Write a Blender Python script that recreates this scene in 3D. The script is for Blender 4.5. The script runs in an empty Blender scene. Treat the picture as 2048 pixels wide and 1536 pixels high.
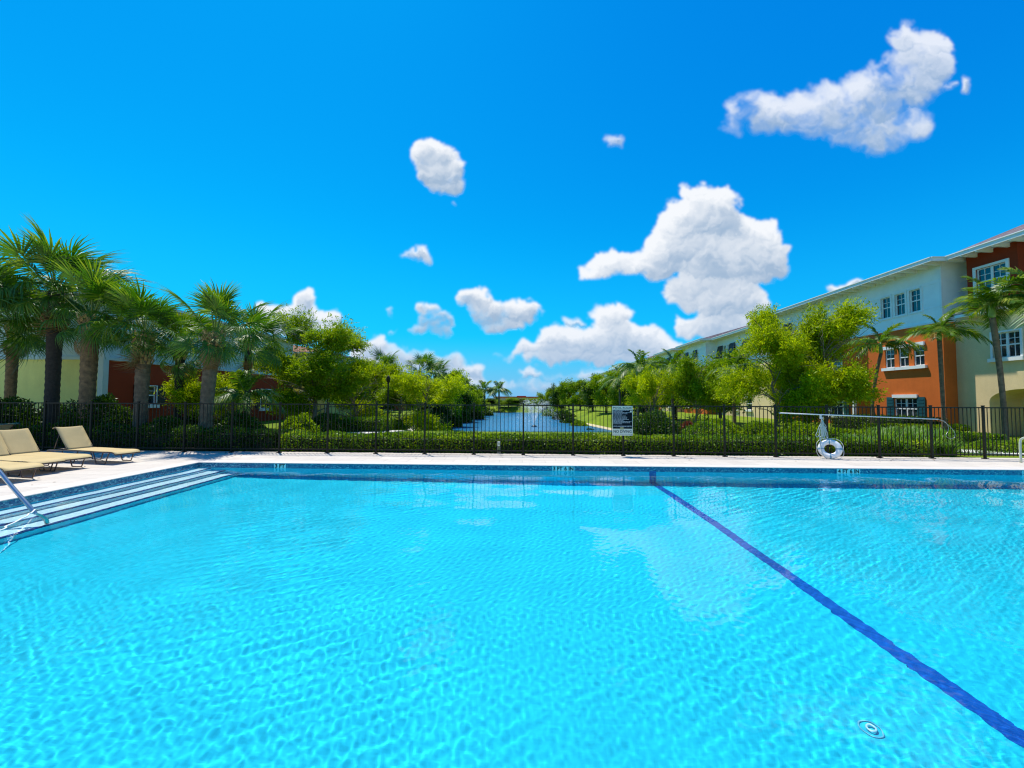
import bpy, bmesh, math, random
import numpy as np
from mathutils import Vector, Matrix, noise

random.seed(7); RNG = np.random.default_rng(11)
SC = bpy.context.scene
COL = SC.collection
R = math.radians

# ---------------------------------------------------------------- camera
F_PX, W_PX, H_PX = 770.0, 2048.0, 1536.0
CAM_Z = 1.65
cam = bpy.data.cameras.new('camera'); cam_ob = bpy.data.objects.new('camera', cam); COL.objects.link(cam_ob)
cam.sensor_width = 36.0; cam.lens = 36.0 * F_PX / W_PX
cam.clip_start = 0.05; cam.clip_end = 3000
CAM_ROT = (Matrix.Rotation(R(1.56), 3, 'Z') @ Matrix.Rotation(R(90 + 2.3), 3, 'X') @ Matrix.Rotation(0.0046, 3, 'Z'))
cam_ob.matrix_world = Matrix.Translation((0, 0, CAM_Z)) @ CAM_ROT.to_4x4()
SC.camera = cam_ob

def ray(px, py):
    return (CAM_ROT @ Vector(((px - W_PX / 2) / F_PX, -(py - H_PX / 2) / F_PX, -1.0)))
def onY(px, py, Y):
    d = ray(px, py); t = Y / d.y
    return Vector((d.x * t, Y, CAM_Z + d.z * t))
def onX(px, py, X):
    d = ray(px, py); t = X / d.x
    return Vector((X, d.y * t, CAM_Z + d.z * t))
def onZ(px, py, z=0.0):
    d = ray(px, py); t = (z - CAM_Z) / d.z
    return Vector((d.x * t, d.y * t, z))

# ---------------------------------------------------------------- sky, sun, exposure
SUN_DIR = Vector((-0.26, 0.33, 1.0)).normalized()      # towards the sun
SUN_EL = math.asin(SUN_DIR.z)
world = bpy.data.worlds.new('World'); SC.world = world; world.use_nodes = True
SC.view_settings.view_transform = 'Standard'; SC.view_settings.look = 'None'
SC.view_settings.gamma = 1.0; SC.view_settings.use_curve_mapping = False
SC.view_settings.exposure = 0.35
SC.cycles.filter_width = 1.2
SC.cycles.use_denoising = True; SC.cycles.use_adaptive_sampling = False; SC.cycles.caustics_reflective = False

sun = bpy.data.lights.new('sun', 'SUN'); sun.energy = 4.9; sun.angle = R(0.53); sun.color = (1.0, 0.955, 0.88)
sun_ob = bpy.data.objects.new('sun', sun); COL.objects.link(sun_ob)
sun_ob.rotation_euler = SUN_DIR.to_track_quat('Z', 'Y').to_euler(); sun_ob.location = (0, 0, 60)
sun.cycles.is_caustics_light = True
# ---------------------------------------------------------------- water and pool constants
POOL_FLOOR = (.010, .57, .72); POOL_STEPS = (.66, .90, .92); POOL_WALL = (.06, .86, .95); WATER_TINT = (.93, .985, 1.0)
RIP_S = .0031
DRAIN = (2.55, 2.98)
# ---- clouds: cumulus built from thousands of puffs, lit from the sun, stored in a picture computed here (nothing is loaded)
CLOUDS = [  # (softness, [(photo pixel of the direction, half width, half height), ...]) one entry per cloud
 (0.25, [(866,314,40,26),(882,342,44,34),(893,372,32,22),(846,322,28,26),(864,298,20,12)]),
 (0.7, [(910,410,6,5)]),
 (0.5, [(836,518,22,11),(850,530,11,11),(808,520,10,5)]), (0.8, [(1223,288,18,9)]),
 (0.15, [(852,616,24,14),(872,640,34,26),(866,664,34,14),(832,670,10,6)]), (0.8, [(886,605,11,5)]),
 (0.2, [(944,602,26,22),(980,628,40,22),(1038,630,34,22),(1000,656,36,12)]),
 (0.7, [(780,634,9,13)]), (0.6, [(790,671,15,5)]),
 (0.3, [(600,612,30,28),(558,630,46,28),(632,646,46,20),(592,648,66,18)]),
 (0.3, [(742,704,32,24),(790,718,44,22),(862,722,54,18),(915,744,52,18),(965,768,64,8),(812,742,56,16)]),
 (0.3, [(1222,638,32,22),(1135,676,48,22),(1100,700,64,13),(1230,684,76,30),(1310,702,50,22),(1008,712,30,9),(1180,716,84,12),(1095,722,40,6)]),
 (0.2, [(1392,390,30,20),(1436,405,38,26),(1328,446,24,22),(1405,440,70,44),(1365,500,78,42),(1520,470,40,32),(1552,510,32,36),
         (1480,520,84,46),(1235,530,46,20),(1188,550,28,12),(1300,528,46,22),(1410,575,70,24),
         (1400,572,64,22),(1450,600,54,34),(1430,650,72,22),(1500,610,30,22),(1390,600,46,10)]),
 (0.75, [(1488,225,36,42),(1550,232,62,42),(1640,225,76,52),(1735,192,60,56),(1800,165,66,54),(1850,130,42,44),(1808,74,30,36),(1866,84,30,18),(1690,262,90,26),
         (1735,276,80,26),(1805,262,44,24),(1460,258,26,18)]), (0.8, [(1940,178,8,10)]), (1.0, [(1892,178,16,4)]),
 (0.4, [(1682,582,22,14),(1716,572,20,12)]),
 (0.6, [(1062,748,26,10)]), (0.7, [(720,745,50,16),(860,770,80,10),(960,780,70,7)]), (0.8, [(1130,752,60,8)]), (0.8, [(655,668,26,12)]), (0.9, [(1330,735,50,8)]), (0.85, [(1150,640,16,6)]), (0.9, [(1000,350,5,4)]), (0.95, [(1110,760,38,5)]), (1.0, [(1170,768,100,13)]), (1.0, [(1050,774,120,13)]), (0.95, [(1240,752,80,13)]), (1.0, [(950,778,90,12)]),
 (0.3, [(2350,420,110,60),(2420,470,120,40)]), (0.4, [(2300,660,150,34)]), (0.3, [(-380,300,100,60),(-300,340,90,40)]), (0.4, [(-260,580,130,34)]),
]
def gauss(img, s):
    k = int(3 * s + 1); x = np.arange(-k, k + 1); w = np.exp(-x * x / (2 * s * s)); w /= w.sum()
    if k > 10:                                              # large radius: through the frequency domain
        H, W = img.shape; fy = np.fft.fftfreq(H)[:, None]; fx = np.fft.rfftfreq(W)[None]
        return np.fft.irfft2(np.fft.rfft2(img) * np.exp(-2 * (np.pi * s) ** 2 * (fx ** 2 + fy ** 2)), s=img.shape)
    p = np.pad(img, ((k, k), (0, 0)), 'edge'); o = sum(w[i] * p[i:i + img.shape[0]] for i in range(2 * k + 1))
    p = np.pad(o, ((0, 0), (k, k)), 'edge'); return sum(w[i] * p[:, i:i + img.shape[1]] for i in range(2 * k + 1))
def fbm(shape, base, octs, rough, rs):
    H, W = shape; out = np.zeros(shape); a = 1.0; tot = 0
    for o in range(octs):
        c = base / 2 ** o
        if c < 1.5: break
        g = rs.normal(size=(int(H / c) + 4, int(W / c) + 4))
        yy = np.arange(H) / c; xx = np.arange(W) / c; y0 = yy.astype(int); x0 = xx.astype(int)
        ty = (yy - y0); tx = (xx - x0); ty = ty * ty * (3 - 2 * ty); tx = tx * tx * (3 - 2 * tx)
        r0 = g[y0][:, x0] * (1 - tx) + g[y0][:, x0 + 1] * tx; r1 = g[y0 + 1][:, x0] * (1 - tx) + g[y0 + 1][:, x0 + 1] * tx
        out += a * (r0 * (1 - ty[:, None]) + r1 * ty[:, None]); tot += a * a; a *= rough
    return out / math.sqrt(tot)
U0, U1, V0, V1, CR = -3.0, 3.4, -0.02, 1.5, 560.0
def bake_clouds():
    rs = np.random.default_rng(5)
    W, H = int((U1 - U0) * CR), int((V1 - V0) * CR)
    A = np.zeros((H, W)); S = np.zeros((H, W))
    n1 = fbm((H, W), 46, 6, 0.62, rs); n2 = fbm((H, W), 40, 6, 0.62, rs); n3 = fbm((H, W), 26, 5, 0.72, rs); n4 = fbm((H, W), 110, 6, .6, rs)
    for soft, bl in CLOUDS:
        bb = []
        for px, py, rx, ry in bl:
            d = ray(px, py); bb.append(((d.x / d.y - U0) * CR, (d.z / d.y - V0) * CR, rx / F_PX * CR, ry / F_PX * CR))
        m = 46
        x0 = max(0, int(min(b[0] - b[2] for b in bb)) - m); x1 = min(W, int(max(b[0] + b[2] for b in bb)) + m)
        y0 = max(0, int(min(b[1] - b[3] for b in bb)) - m); y1 = min(H, int(max(b[1] + b[3] for b in bb)) + m)
        if x1 - x0 < 8 or y1 - y0 < 8: continue
        h, w = y1 - y0, x1 - x0
        Z = np.full((h, w), -1e3); NX = np.zeros((h, w)); NY = np.zeros((h, w)); NZ = np.ones((h, w))
        balls = []
        for cx, cy, rx, ry in bb:
            rx *= 1.12; ry *= 1.1; n = max(6, int(max(rx / ry, 1) * 12)); rr = min(rx, ry)
            for _ in range(n):
                a = rs.uniform(0, 6.283); q = math.sqrt(rs.uniform(0, 1)) * 0.95
                r = rr * rs.uniform(.30, .52) * (1.1 - .4 * q)
                balls.append((cx + math.cos(a) * q * (rx - r * .7), cy + math.sin(a) * q * (ry - r * .7) , (1 - q * q) * rr * .6, r))
            for k in range(int(max(rx / ry, ry / rx) * 2) + 1):
                o = (k / max(1, int(max(rx / ry, ry / rx) * 2)) - .5) * 2 * (max(rx, ry) - rr * .8) if max(rx, ry) > rr * 1.2 else 0
                balls.append((cx + (o if rx > ry else 0), cy + (o if ry >= rx else 0), 0, rr * .8))
        lv = balls
        for depth, (cnt, fr) in enumerate(((9, .46), (7, .46), (5, .5))):
            nx_ = []
            for (cx, cy, cz, r) in lv:
                if r < 2.2: continue
                for _ in range(cnt):
                    v = rs.normal(size=3); v[2] = abs(v[2]); v[1] += .25; v /= np.linalg.norm(v)
                    nx_.append((cx + v[0] * r * .86, cy + v[1] * r * .86, cz + v[2] * r * .86, r * fr * rs.uniform(.6, 1.1)))
            balls += nx_; lv = nx_
            if len(lv) > 9000: break
        for (cx, cy, cz, r) in balls:
            ax, bx, ay, by = int(cx - r - x0), int(cx + r - x0) + 2, int(cy - r - y0), int(cy + r - y0) + 2
            ax, ay = max(ax, 0), max(ay, 0); bx, by = min(bx, w), min(by, h)
            if ax >= bx or ay >= by: continue
            dx = (np.arange(ax, bx) + x0 - cx)[None]; dy = (np.arange(ay, by) + y0 - cy)[:, None]
            q = r * r - dx * dx - dy * dy; ok = q > 0; zz = np.sqrt(np.maximum(q, 0)) + cz
            sl = (slice(ay, by), slice(ax, bx)); ok &= zz > Z[sl]
            Z[sl] = np.where(ok, zz, Z[sl]); NX[sl] = np.where(ok, dx / r, NX[sl]); NY[sl] = np.where(ok, dy / r, NY[sl]); NZ[sl] = np.where(ok, (zz - cz) / r, NZ[sl])
        M = (Z > -900).astype(float)
        size = max(8.0, math.sqrt(M.sum()))
        lit = np.clip(NX * -.30 + NY * .72 + NZ * .45, -1, 1)
        wgt = gauss(M, 1.6) + 1e-6; litb = gauss(lit * M, 1.6) / wgt
        w2 = gauss(M, size * .05 + 1) + 1e-4; litc = gauss(lit * M, size * .05 + 1) / w2
        # light lost on the way from the top of the cloud
        th = gauss(M, size * .035 + 1.5); col = np.zeros_like(M); step = max(1, int(size * .03))
        for k in range(1, 9):
            sh = np.zeros_like(M); dy_, dx_ = k * step, int(k * step * .3)
            if dy_ < h: sh[:h - dy_, dx_:] = th[dy_:, :w - dx_] if dx_ else th[dy_:]
            col += sh
        col = gauss(col / 8, size * .03 + 1)
        s = .58 + .24 * litb + .34 * litc - .46 * np.maximum(col, 0) ** 1.4 + .035 * n4[y0:y1, x0:x1]
        edge = 2.4 + 5.5 * soft * min(1.0, size / 90)
        cov = gauss(M, edge)
        cov = cov + (n3[y0:y1, x0:x1] * .09 + n4[y0:y1, x0:x1] * .17) * (0.8 + 1.2 * soft) * np.clip(cov * 4, 0, 1)
        t = np.clip((cov - (.22 + .06 * soft)) / (.42 + .62 * soft), 0, 1)
        al = t * t * (3 - 2 * t) * (1.0 - .42 * max(0, soft - .4))
        a0 = A[y0:y1, x0:x1]; s0 = S[y0:y1, x0:x1]
        S[y0:y1, x0:x1] = np.where(al + a0 > 1e-4, (s * al + s0 * a0 * (1 - al)) / np.maximum(al + a0 * (1 - al), 1e-4), s)
        A[y0:y1, x0:x1] = al + a0 * (1 - al)
    # ragged edges: bend the picture by noise
    yy, xx = np.mgrid[0:H, 0:W]
    wx = np.clip((xx + n1 * 6.2).astype(int), 0, W - 1); wy = np.clip((yy + n2 * 5.4).astype(int), 0, H - 1)
    A = A[wy, wx]; S = S[wy, wx]
    S = np.where(A > .02, S, .8)
    A = gauss(A, 1.2)
    px = np.zeros((H, W, 4), np.float32); px[..., 0] = np.clip(S, 0, 1); px[..., 1] = np.clip(A, 0, 1); px[..., 3] = 1
    im = bpy.data.images.new('cloud_field', W, H, float_buffer=True); im.colorspace_settings.name = 'Non-Color'
    im.pixels.foreach_set(px.ravel()); im.update(); im.pack()
    return im

def build_world():
    nt = world.node_tree; N = nt.nodes; L = nt.links; N.clear()
    def nd(t, **k):
        n = N.new(t)
        for a, b in k.items(): setattr(n, a, b)
        return n
    def put(s, v):
        if isinstance(v, bpy.types.NodeSocket): L.new(v, s)
        else: s.default_value = v
    def mt(op, a, b=None, c=None):
        n = nd('ShaderNodeMath', operation=op); put(n.inputs[0], a)
        if b is not None: put(n.inputs[1], b)
        if c is not None: put(n.inputs[2], c)
        return n.outputs[0]
    def rng(v, a, b, c, d, smooth=True):
        n = nd('ShaderNodeMapRange', interpolation_type='SMOOTHSTEP' if smooth else 'LINEAR')
        put(n.inputs[0], v); n.inputs[1].default_value = a; n.inputs[2].default_value = b; n.inputs[3].default_value = c; n.inputs[4].default_value = d
        return n.outputs[0]
    def mix(f, a, b):
        n = nd('ShaderNodeMixRGB'); put(n.inputs[0], f); put(n.inputs[1], a); put(n.inputs[2], b); return n.outputs[0]
    sky = nd('ShaderNodeTexSky', sky_type='NISHITA', sun_disc=False)
    sky.sun_elevation = SUN_EL; sky.sun_rotation = math.atan2(SUN_DIR.x, SUN_DIR.y)
    sky.altitude = 0; sky.air_density = 1.0; sky.dust_density = 0.2; sky.ozone_density = 3.0
    sep = nd('ShaderNodeSeparateColor'); L.new(sky.outputs[0], sep.inputs[0])
    ch = [mt('MULTIPLY', mt('POWER', sep.outputs[i], SKY_P[i]), SKY_M[i]) for i in range(3)]
    comb = nd('ShaderNodeCombineColor')
    for i in range(3): L.new(ch[i], comb.inputs[i])
    geo = nd('ShaderNodeTexCoord'); sx = nd('ShaderNodeSeparateXYZ'); L.new(geo.outputs['Generated'], sx.inputs[0])
    ay = mt('MAXIMUM', mt('ABSOLUTE', sx.outputs[1]), 0.02)
    u = mt('DIVIDE', sx.outputs[0], ay); v = mt('DIVIDE', sx.outputs[2], ay)
    cv = nd('ShaderNodeCombineXYZ')
    L.new(mt('DIVIDE', mt('SUBTRACT', u, U0), U1 - U0), cv.inputs[0]); L.new(mt('DIVIDE', mt('SUBTRACT', v, V0), V1 - V0), cv.inputs[1])
    tex = nd('ShaderNodeTexImage', extension='CLIP', interpolation='Linear'); tex.image = bake_clouds(); L.new(cv.outputs[0], tex.inputs[0])
    ts = nd('ShaderNodeSeparateColor'); L.new(tex.outputs[0], ts.inputs[0])
    alpha = mt('MULTIPLY', ts.outputs[1], rng(sx.outputs[2], 0.0, 0.03, 0, 1))
    el = sx.outputs[2]
    blue = mix(rng(el, 0.0, 0.42, 0.62, 0.0), comb.outputs[0], (*SKY_HAZE, 1))
    blue = mix(rng(el, -0.02, 0.17, 0.85, 0.0), blue, (*SKY_LOW, 1))
    ramp = nd('ShaderNodeValToRGB'); L.new(ts.outputs[0], ramp.inputs[0])
    e = ramp.color_ramp.elements
    e[0].position = 0.12; e[0].color = (*[c / 10 for c in CLOUD_DARK], 1); e[1].position = 0.74; e[1].color = (*[c / 10 for c in CLOUD_LIT], 1)
    cs = nd('ShaderNodeVectorMath', operation='SCALE'); L.new(ramp.outputs[0], cs.inputs[0]); cs.inputs['Scale'].default_value = 10.0
    # distant clouds take up some of the sky's colour
    ccol = mix(rng(el, 0.0, 0.25, 0.30, 0.0), cs.outputs[0], (*SKY_LOW, 1))
    col = mix(alpha, blue, ccol)
    bg = nd('ShaderNodeBackground'); L.new(col, bg.inputs[0]); bg.inputs[1].default_value = 0.115
    out = nd('ShaderNodeOutputWorld'); L.new(bg.outputs[0], out.inputs[0])
SKY_P = (2.4, 1.22, 0.55); SKY_M = (0.002, 0.69, 2.6)
CLOUD_LIT = (6.3, 6.5, 6.8); CLOUD_DARK = (2.5, 3.4, 4.6); SKY_HAZE = (0.1, 2.7, 6.6); SKY_LOW = (1.7, 3.4, 5.8)
build_world()

# ================================================================ helpers
def tag(o, label=None, cat=None, group=None, kind=None):
    if label: o['label'] = label
    if cat: o['category'] = cat
    if group: o['group'] = group
    if kind: o['kind'] = kind
    return o
def empty(name, loc=(0, 0, 0), rz=0.0, label=None, cat=None, group=None):
    o = bpy.data.objects.new(name, None); COL.objects.link(o); o.location = loc; o.rotation_euler = (0, 0, rz)
    o.empty_display_size = .1
    return tag(o, label, cat, group)
def link(name, me, parent=None, loc=None, rot=None, scale=None):
    o = bpy.data.objects.new(name, me); COL.objects.link(o)
    if parent: o.parent = parent
    if loc is not None: o.location = loc
    if rot is not None: o.rotation_euler = rot
    if scale is not None: o.scale = (scale,) * 3 if isinstance(scale, (int, float)) else scale
    return o
def copy_tree(o, parent=None):
    c = o.copy(); COL.objects.link(c)
    if parent: c.parent = parent
    for ch in o.children: copy_tree(ch, c)
    return c
def np_mesh(name, V, F, mats, mi=None, smooth=False):
    """V (n,3), F (m,k) with one k"""
    V = np.asarray(V, np.float32); F = np.asarray(F, np.int32); k = F.shape[1]
    me = bpy.data.meshes.new(name); me.vertices.add(len(V)); me.vertices.foreach_set('co', V.ravel())
    me.loops.add(F.size); me.loops.foreach_set('vertex_index', F.ravel())
    me.polygons.add(len(F)); me.polygons.foreach_set('loop_start', np.arange(0, F.size, k, dtype=np.int32))
    for m in (mats if isinstance(mats, (list, tuple)) else [mats]): me.materials.append(m)
    if mi is not None: me.polygons.foreach_set('material_index', np.asarray(mi, np.int32))
    if smooth: me.polygons.foreach_set('use_smooth', np.ones(len(F), bool))
    me.update(calc_edges=True)
    return me

class MB:
    """collects shapes for ONE mesh"""
    def __init__(s): s.v = []; s.f = []; s.m = []; s.sm = []
    def add(s, V, F, m=0, sm=False):
        b = len(s.v); s.v += [tuple(x) for x in V]; s.f += [tuple(i + b for i in f) for f in F]; s.m += [m] * len(F); s.sm += [sm] * len(F)
        return s
    def box(s, c, d, m=0, M=None):
        x, y, z = d[0] / 2, d[1] / 2, d[2] / 2
        V = [Vector((a * x, b * y, e * z)) for a in (-1, 1) for b in (-1, 1) for e in (-1, 1)]
        if M is not None: V = [M @ q for q in V]
        V = [q + Vector(c) for q in V]
        return s.add(V, [(0, 1, 3, 2), (4, 6, 7, 5), (0, 4, 5, 1), (2, 3, 7, 6), (0, 2, 6, 4), (1, 5, 7, 3)], m)
    def bar(s, a, b, w, h=None, m=0, up=Vector((0, 0, 1))):
        a = Vector(a); b = Vector(b); d = b - a; h = h or w; L = d.length; d.normalize()
        if abs(d.dot(up)) > .99: up = Vector((0, 1, 0))
        x = d.cross(up).normalized(); y = x.cross(d)
        M = Matrix((x, d, y)).transposed()
        return s.box((a + b) / 2, (w, L, h), m, M)
    def tube(s, pts, r, n=8, m=0, cap=True):
        pts = [Vector(p) for p in pts]; rs = r if isinstance(r, (list, tuple)) else [r] * len(pts)
        V = []; t0 = (pts[1] - pts[0]).normalized(); ref = Vector((0, 0, 1)) if abs(t0.z) < .9 else Vector((1, 0, 0)); x = t0.cross(ref).normalized()
        for i, p in enumerate(pts):
            t = ((pts[min(i + 1, len(pts) - 1)] - pts[max(i - 1, 0)])).normalized()
            x = (x - t * x.dot(t)).normalized(); y = t.cross(x)
            V += [p + (x * math.cos(6.28319 * k / n) + y * math.sin(6.28319 * k / n)) * rs[i] for k in range(n)]
        F = [(i * n + k, i * n + (k + 1) % n, (i + 1) * n + (k + 1) % n, (i + 1) * n + k) for i in range(len(pts) - 1) for k in range(n)]
        s.add(V, F, m, True)
        if cap:
            b = len(s.v) - len(V); s.f += [tuple(b + k for k in range(n))[::-1], tuple(b + (len(pts) - 1) * n + k for k in range(n))]; s.m += [m, m]; s.sm += [False, False]
        return s
    def lathe(s, prof, c=(0, 0, 0), n=16, m=0):
        return s.tube([Vector(c) + Vector((0, 0, z)) for r, z in prof], [max(r, 1e-4) for r, z in prof], n, m)
    def prism(s, poly, h0, h1, axis='z', m=0, sm=False):
        n = len(poly)
        def P(p, h): return {'z': (p[0], p[1], h), 'y': (p[0], h, p[1]), 'x': (h, p[0], p[1])}[axis]
        V = [P(p, h0) for p in poly] + [P(p, h1) for p in poly]
        F = [tuple(range(n))[::-1], tuple(range(n, 2 * n))] + [(i, (i + 1) % n, n + (i + 1) % n, n + i) for i in range(n)]
        return s.add(V, F, m, sm)
    def mesh(s, name, mats, sm=None):
        me = bpy.data.meshes.new(name); me.from_pydata([tuple(v) for v in s.v], [], s.f)
        for q in (mats if isinstance(mats, (list, tuple)) else [mats]): me.materials.append(q)
        me.polygons.foreach_set('material_index', s.m)
        me.polygons.foreach_set('use_smooth', s.sm if sm is None else [sm] * len(s.f))
        me.update(); return me
    def build(s, name, mats, parent=None, loc=None, rot=None, sm=None):
        return link(name, s.mesh(name, mats, sm), parent, loc, rot)

def smooth_path(P, n=6):
    P = [Vector(p) for p in P]; out = []
    for i in range(len(P) - 1):
        a, b, c, d = P[max(i - 1, 0)], P[i], P[i + 1], P[min(i + 2, len(P) - 1)]
        for k in range(n):
            t = k / n; out.append(.5 * ((2 * b) + (c - a) * t + (2 * a - 5 * b + 4 * c - d) * t * t + (3 * b - a - 3 * c + d) * t ** 3))
    return out + [P[-1]]

# ---------------------------------------------------------------- materials
class MT:
    def __init__(s, name):
        s.m = bpy.data.materials.new(name); s.m.use_nodes = True; s.nt = s.m.node_tree; s.N = s.nt.nodes; s.L = s.nt.links
        s.p = s.N['Principled BSDF']; s.out = s.N['Material Output']
    def n(s, t, **k):
        q = s.N.new(t)
        for a, b in k.items(): setattr(q, a, b)
        return q
    def put(s, sock, v):
        if isinstance(v, bpy.types.NodeSocket): s.L.new(v, sock)
        else: sock.default_value = v
    def coord(s, which='Object', scale=(1, 1, 1)):
        c = s.n('ShaderNodeTexCoord') if which != 'World' else s.n('ShaderNodeNewGeometry')
        mp = s.n('ShaderNodeMapping'); s.L.new(c.outputs['Position' if which == 'World' else which], mp.inputs[0]); mp.inputs['Scale'].default_value = scale
        return mp.outputs[0]
    def noise(s, vec, scale, detail=4, rough=.55, out='Fac'):
        q = s.n('ShaderNodeTexNoise'); s.L.new(vec, q.inputs['Vector']); q.inputs['Scale'].default_value = scale
        q.inputs['Detail'].default_value = detail; q.inputs['Roughness'].default_value = rough; return q.outputs[out]
    def math(s, op, a, b=None, c=None):
        q = s.n('ShaderNodeMath', operation=op); s.put(q.inputs[0], a)
        if b is not None: s.put(q.inputs[1], b)
        if c is not None: s.put(q.inputs[2], c)
        return q.outputs[0]
    def rng(s, v, a, b, c, d):
        q = s.n('ShaderNodeMapRange'); s.put(q.inputs[0], v)
        for i, x in enumerate((a, b, c, d)): q.inputs[i + 1].default_value = x
        return q.outputs[0]
    def mix(s, f, a, b, mode='MIX'):
        q = s.n('ShaderNodeMixRGB', blend_type=mode); s.put(q.inputs[0], f)
        for i, x in ((1, a), (2, b)): s.put(q.inputs[i], (*x, 1) if isinstance(x, tuple) and len(x) == 3 else x)
        return q.outputs[0]
    def ramp(s, v, stops):
        q = s.n('ShaderNodeValToRGB'); s.L.new(v, q.inputs[0]); e = q.color_ramp.elements
        while len(e) < len(stops): e.new(.5)
        for i, (p, c) in enumerate(stops): e[i].position = p; e[i].color = (*c, 1)
        return q.outputs[0]
    def bump(s, h, strength=.3, dist=.02, normal=None):
        q = s.n('ShaderNodeBump'); s.L.new(h, q.inputs['Height']); q.inputs['Strength'].default_value = strength; q.inputs['Distance'].default_value = dist
        if normal is not None: s.L.new(normal, q.inputs['Normal'])
        return q.outputs[0]
    def set(s, col=None, rough=None, metal=None, normal=None, spec=None):
        if col is not None: s.put(s.p.inputs['Base Color'], (*col, 1) if isinstance(col, tuple) else col)
        if rough is not None: s.put(s.p.inputs['Roughness'], rough)
        if metal is not None: s.p.inputs['Metallic'].default_value = metal
        if normal is not None: s.L.new(normal, s.p.inputs['Normal'])
        if spec is not None: s.p.inputs['Specular IOR Level'].default_value = spec
        return s.m

def simple(name, col, rough=.6, var=.12, scale=3.0, bump=.0, bscale=60, metal=0, spec=None, which='Object'):
    t = MT(name); c = t.coord(which); nz = t.noise(c, scale, 5, .6)
    f = t.rng(nz, .3, .7, 1 - var, 1 + var)
    q = t.n('ShaderNodeVectorMath', operation='SCALE'); q.inputs[0].default_value = col; t.L.new(f, q.inputs['Scale'])
    t.set(q.outputs[0], rough, metal, spec=spec)
    if bump: t.set(normal=t.bump(t.noise(c, bscale, 4, .6), bump, .01))
    return t.m

def leaf_mat(name, c1, c2, trans=.35, c3=None, gloss=.35, tcol=None):
    t = MT(name); g = t.n('ShaderNodeNewGeometry'); ob = t.n('ShaderNodeObjectInfo')
    pos = t.coord('Object'); big = t.noise(pos, .9, 3, .6)
    r = t.math('ADD', t.math('MULTIPLY', g.outputs['Random Per Island'], .55), t.math('MULTIPLY', t.rng(big, .35, .65, 0, 1), .45))
    r = t.math('ADD', r, t.math('MULTIPLY', t.math('SUBTRACT', ob.outputs['Random'], .5), .25))
    stops = [(0.0, c1), (1.0, c2)] if c3 is None else [(0.0, c1), (.6, c2), (1.0, c3)]
    col = t.ramp(r, stops)
    t.set(col, .45, spec=gloss)
    tr = t.n('ShaderNodeBsdfTranslucent')
    tc = t.mix(1.0, col, tcol or (1.5, 1.45, .5), 'MULTIPLY'); t.L.new(tc, tr.inputs[0])
    mx = t.n('ShaderNodeMixShader'); mx.inputs[0].default_value = trans
    t.L.new(t.p.outputs[0], mx.inputs[1]); t.L.new(tr.outputs[0], mx.inputs[2]); t.L.new(mx.outputs[0], t.out.inputs[0])
    return t.m

M = {}
M['metal_dark'] = simple('bronze_metal', (.020, .017, .010), .5, .2, 8, spec=.2)
M['steel'] = simple('steel', (.55, .53, .50), .3, .05, 5, metal=1)
M['bark'] = simple('bark', (.13, .10, .07), .9, .45, 14, .8, 40)
M['bark_dark'] = simple('bark_dark', (.035, .028, .02), .9, .4, 14, .8, 40)
M['cypress_bark'] = simple('cypress_bark', (.20, .16, .11), .9, .35, 10, .6, 50)
M['palm_trunk'] = simple('palm_trunk', (.19, .115, .05), .9, .5, 9, .9, 26)
M['palm_trunk_grey'] = simple('palm_trunk_grey', (.17, .115, .065), .9, .45, 8, .9, 30)
M['boot'] = simple('leaf_boot', (.34, .22, .08), .8, .4, 10, .4, 40)
M['petiole'] = simple('petiole', (.20, .26, .05), .5, .3, 6)
M['fan'] = leaf_mat('fan_leaf', (.016, .07, .002), (.065, .18, .004), .28, (.27, .35, .02), .55)
M['fandead'] = leaf_mat('dead_fan_leaf', (.14, .08, .03), (.24, .15, .06), .2, (.32, .22, .10), .3, (1.1, .9, .6))
M['feather'] = leaf_mat('feather_leaf', (.02, .08, .003), (.09, .19, .005), .32, (.36, .40, .03), .4)
M['lime'] = leaf_mat('lime_leaf', (.15, .23, .003), (.33, .42, .004), .42, (.50, .57, .008), .08)
M['green'] = leaf_mat('green_leaf', (.07, .15, .003), (.20, .31, .004), .40, (.34, .43, .006), .12)
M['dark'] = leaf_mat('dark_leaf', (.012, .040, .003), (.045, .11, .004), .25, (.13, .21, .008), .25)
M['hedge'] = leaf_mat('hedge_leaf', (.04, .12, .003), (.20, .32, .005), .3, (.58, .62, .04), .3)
M['redleaf'] = leaf_mat('red_leaf', (.10, .02, .008), (.22, .07, .02), .25, (.10, .13, .02), .3, (1.4, .6, .3))
M['blade'] = leaf_mat('blade_leaf', (.04, .12, .006), (.10, .22, .01), .35, (.26, .38, .04), .6)

# ================================================================ ground, pool, deck, lake
FENCE_Y = 11.55
PX0, PX1, PY0, PY1 = -8.35, 20.0, 0.35, 9.8      # pool
WATER_Z = -0.136
LAKE_Z = -1.2
DX0, DX1, DY0, DY1 = -30.0, 26.0, -6.0, 11.8     # deck

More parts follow.
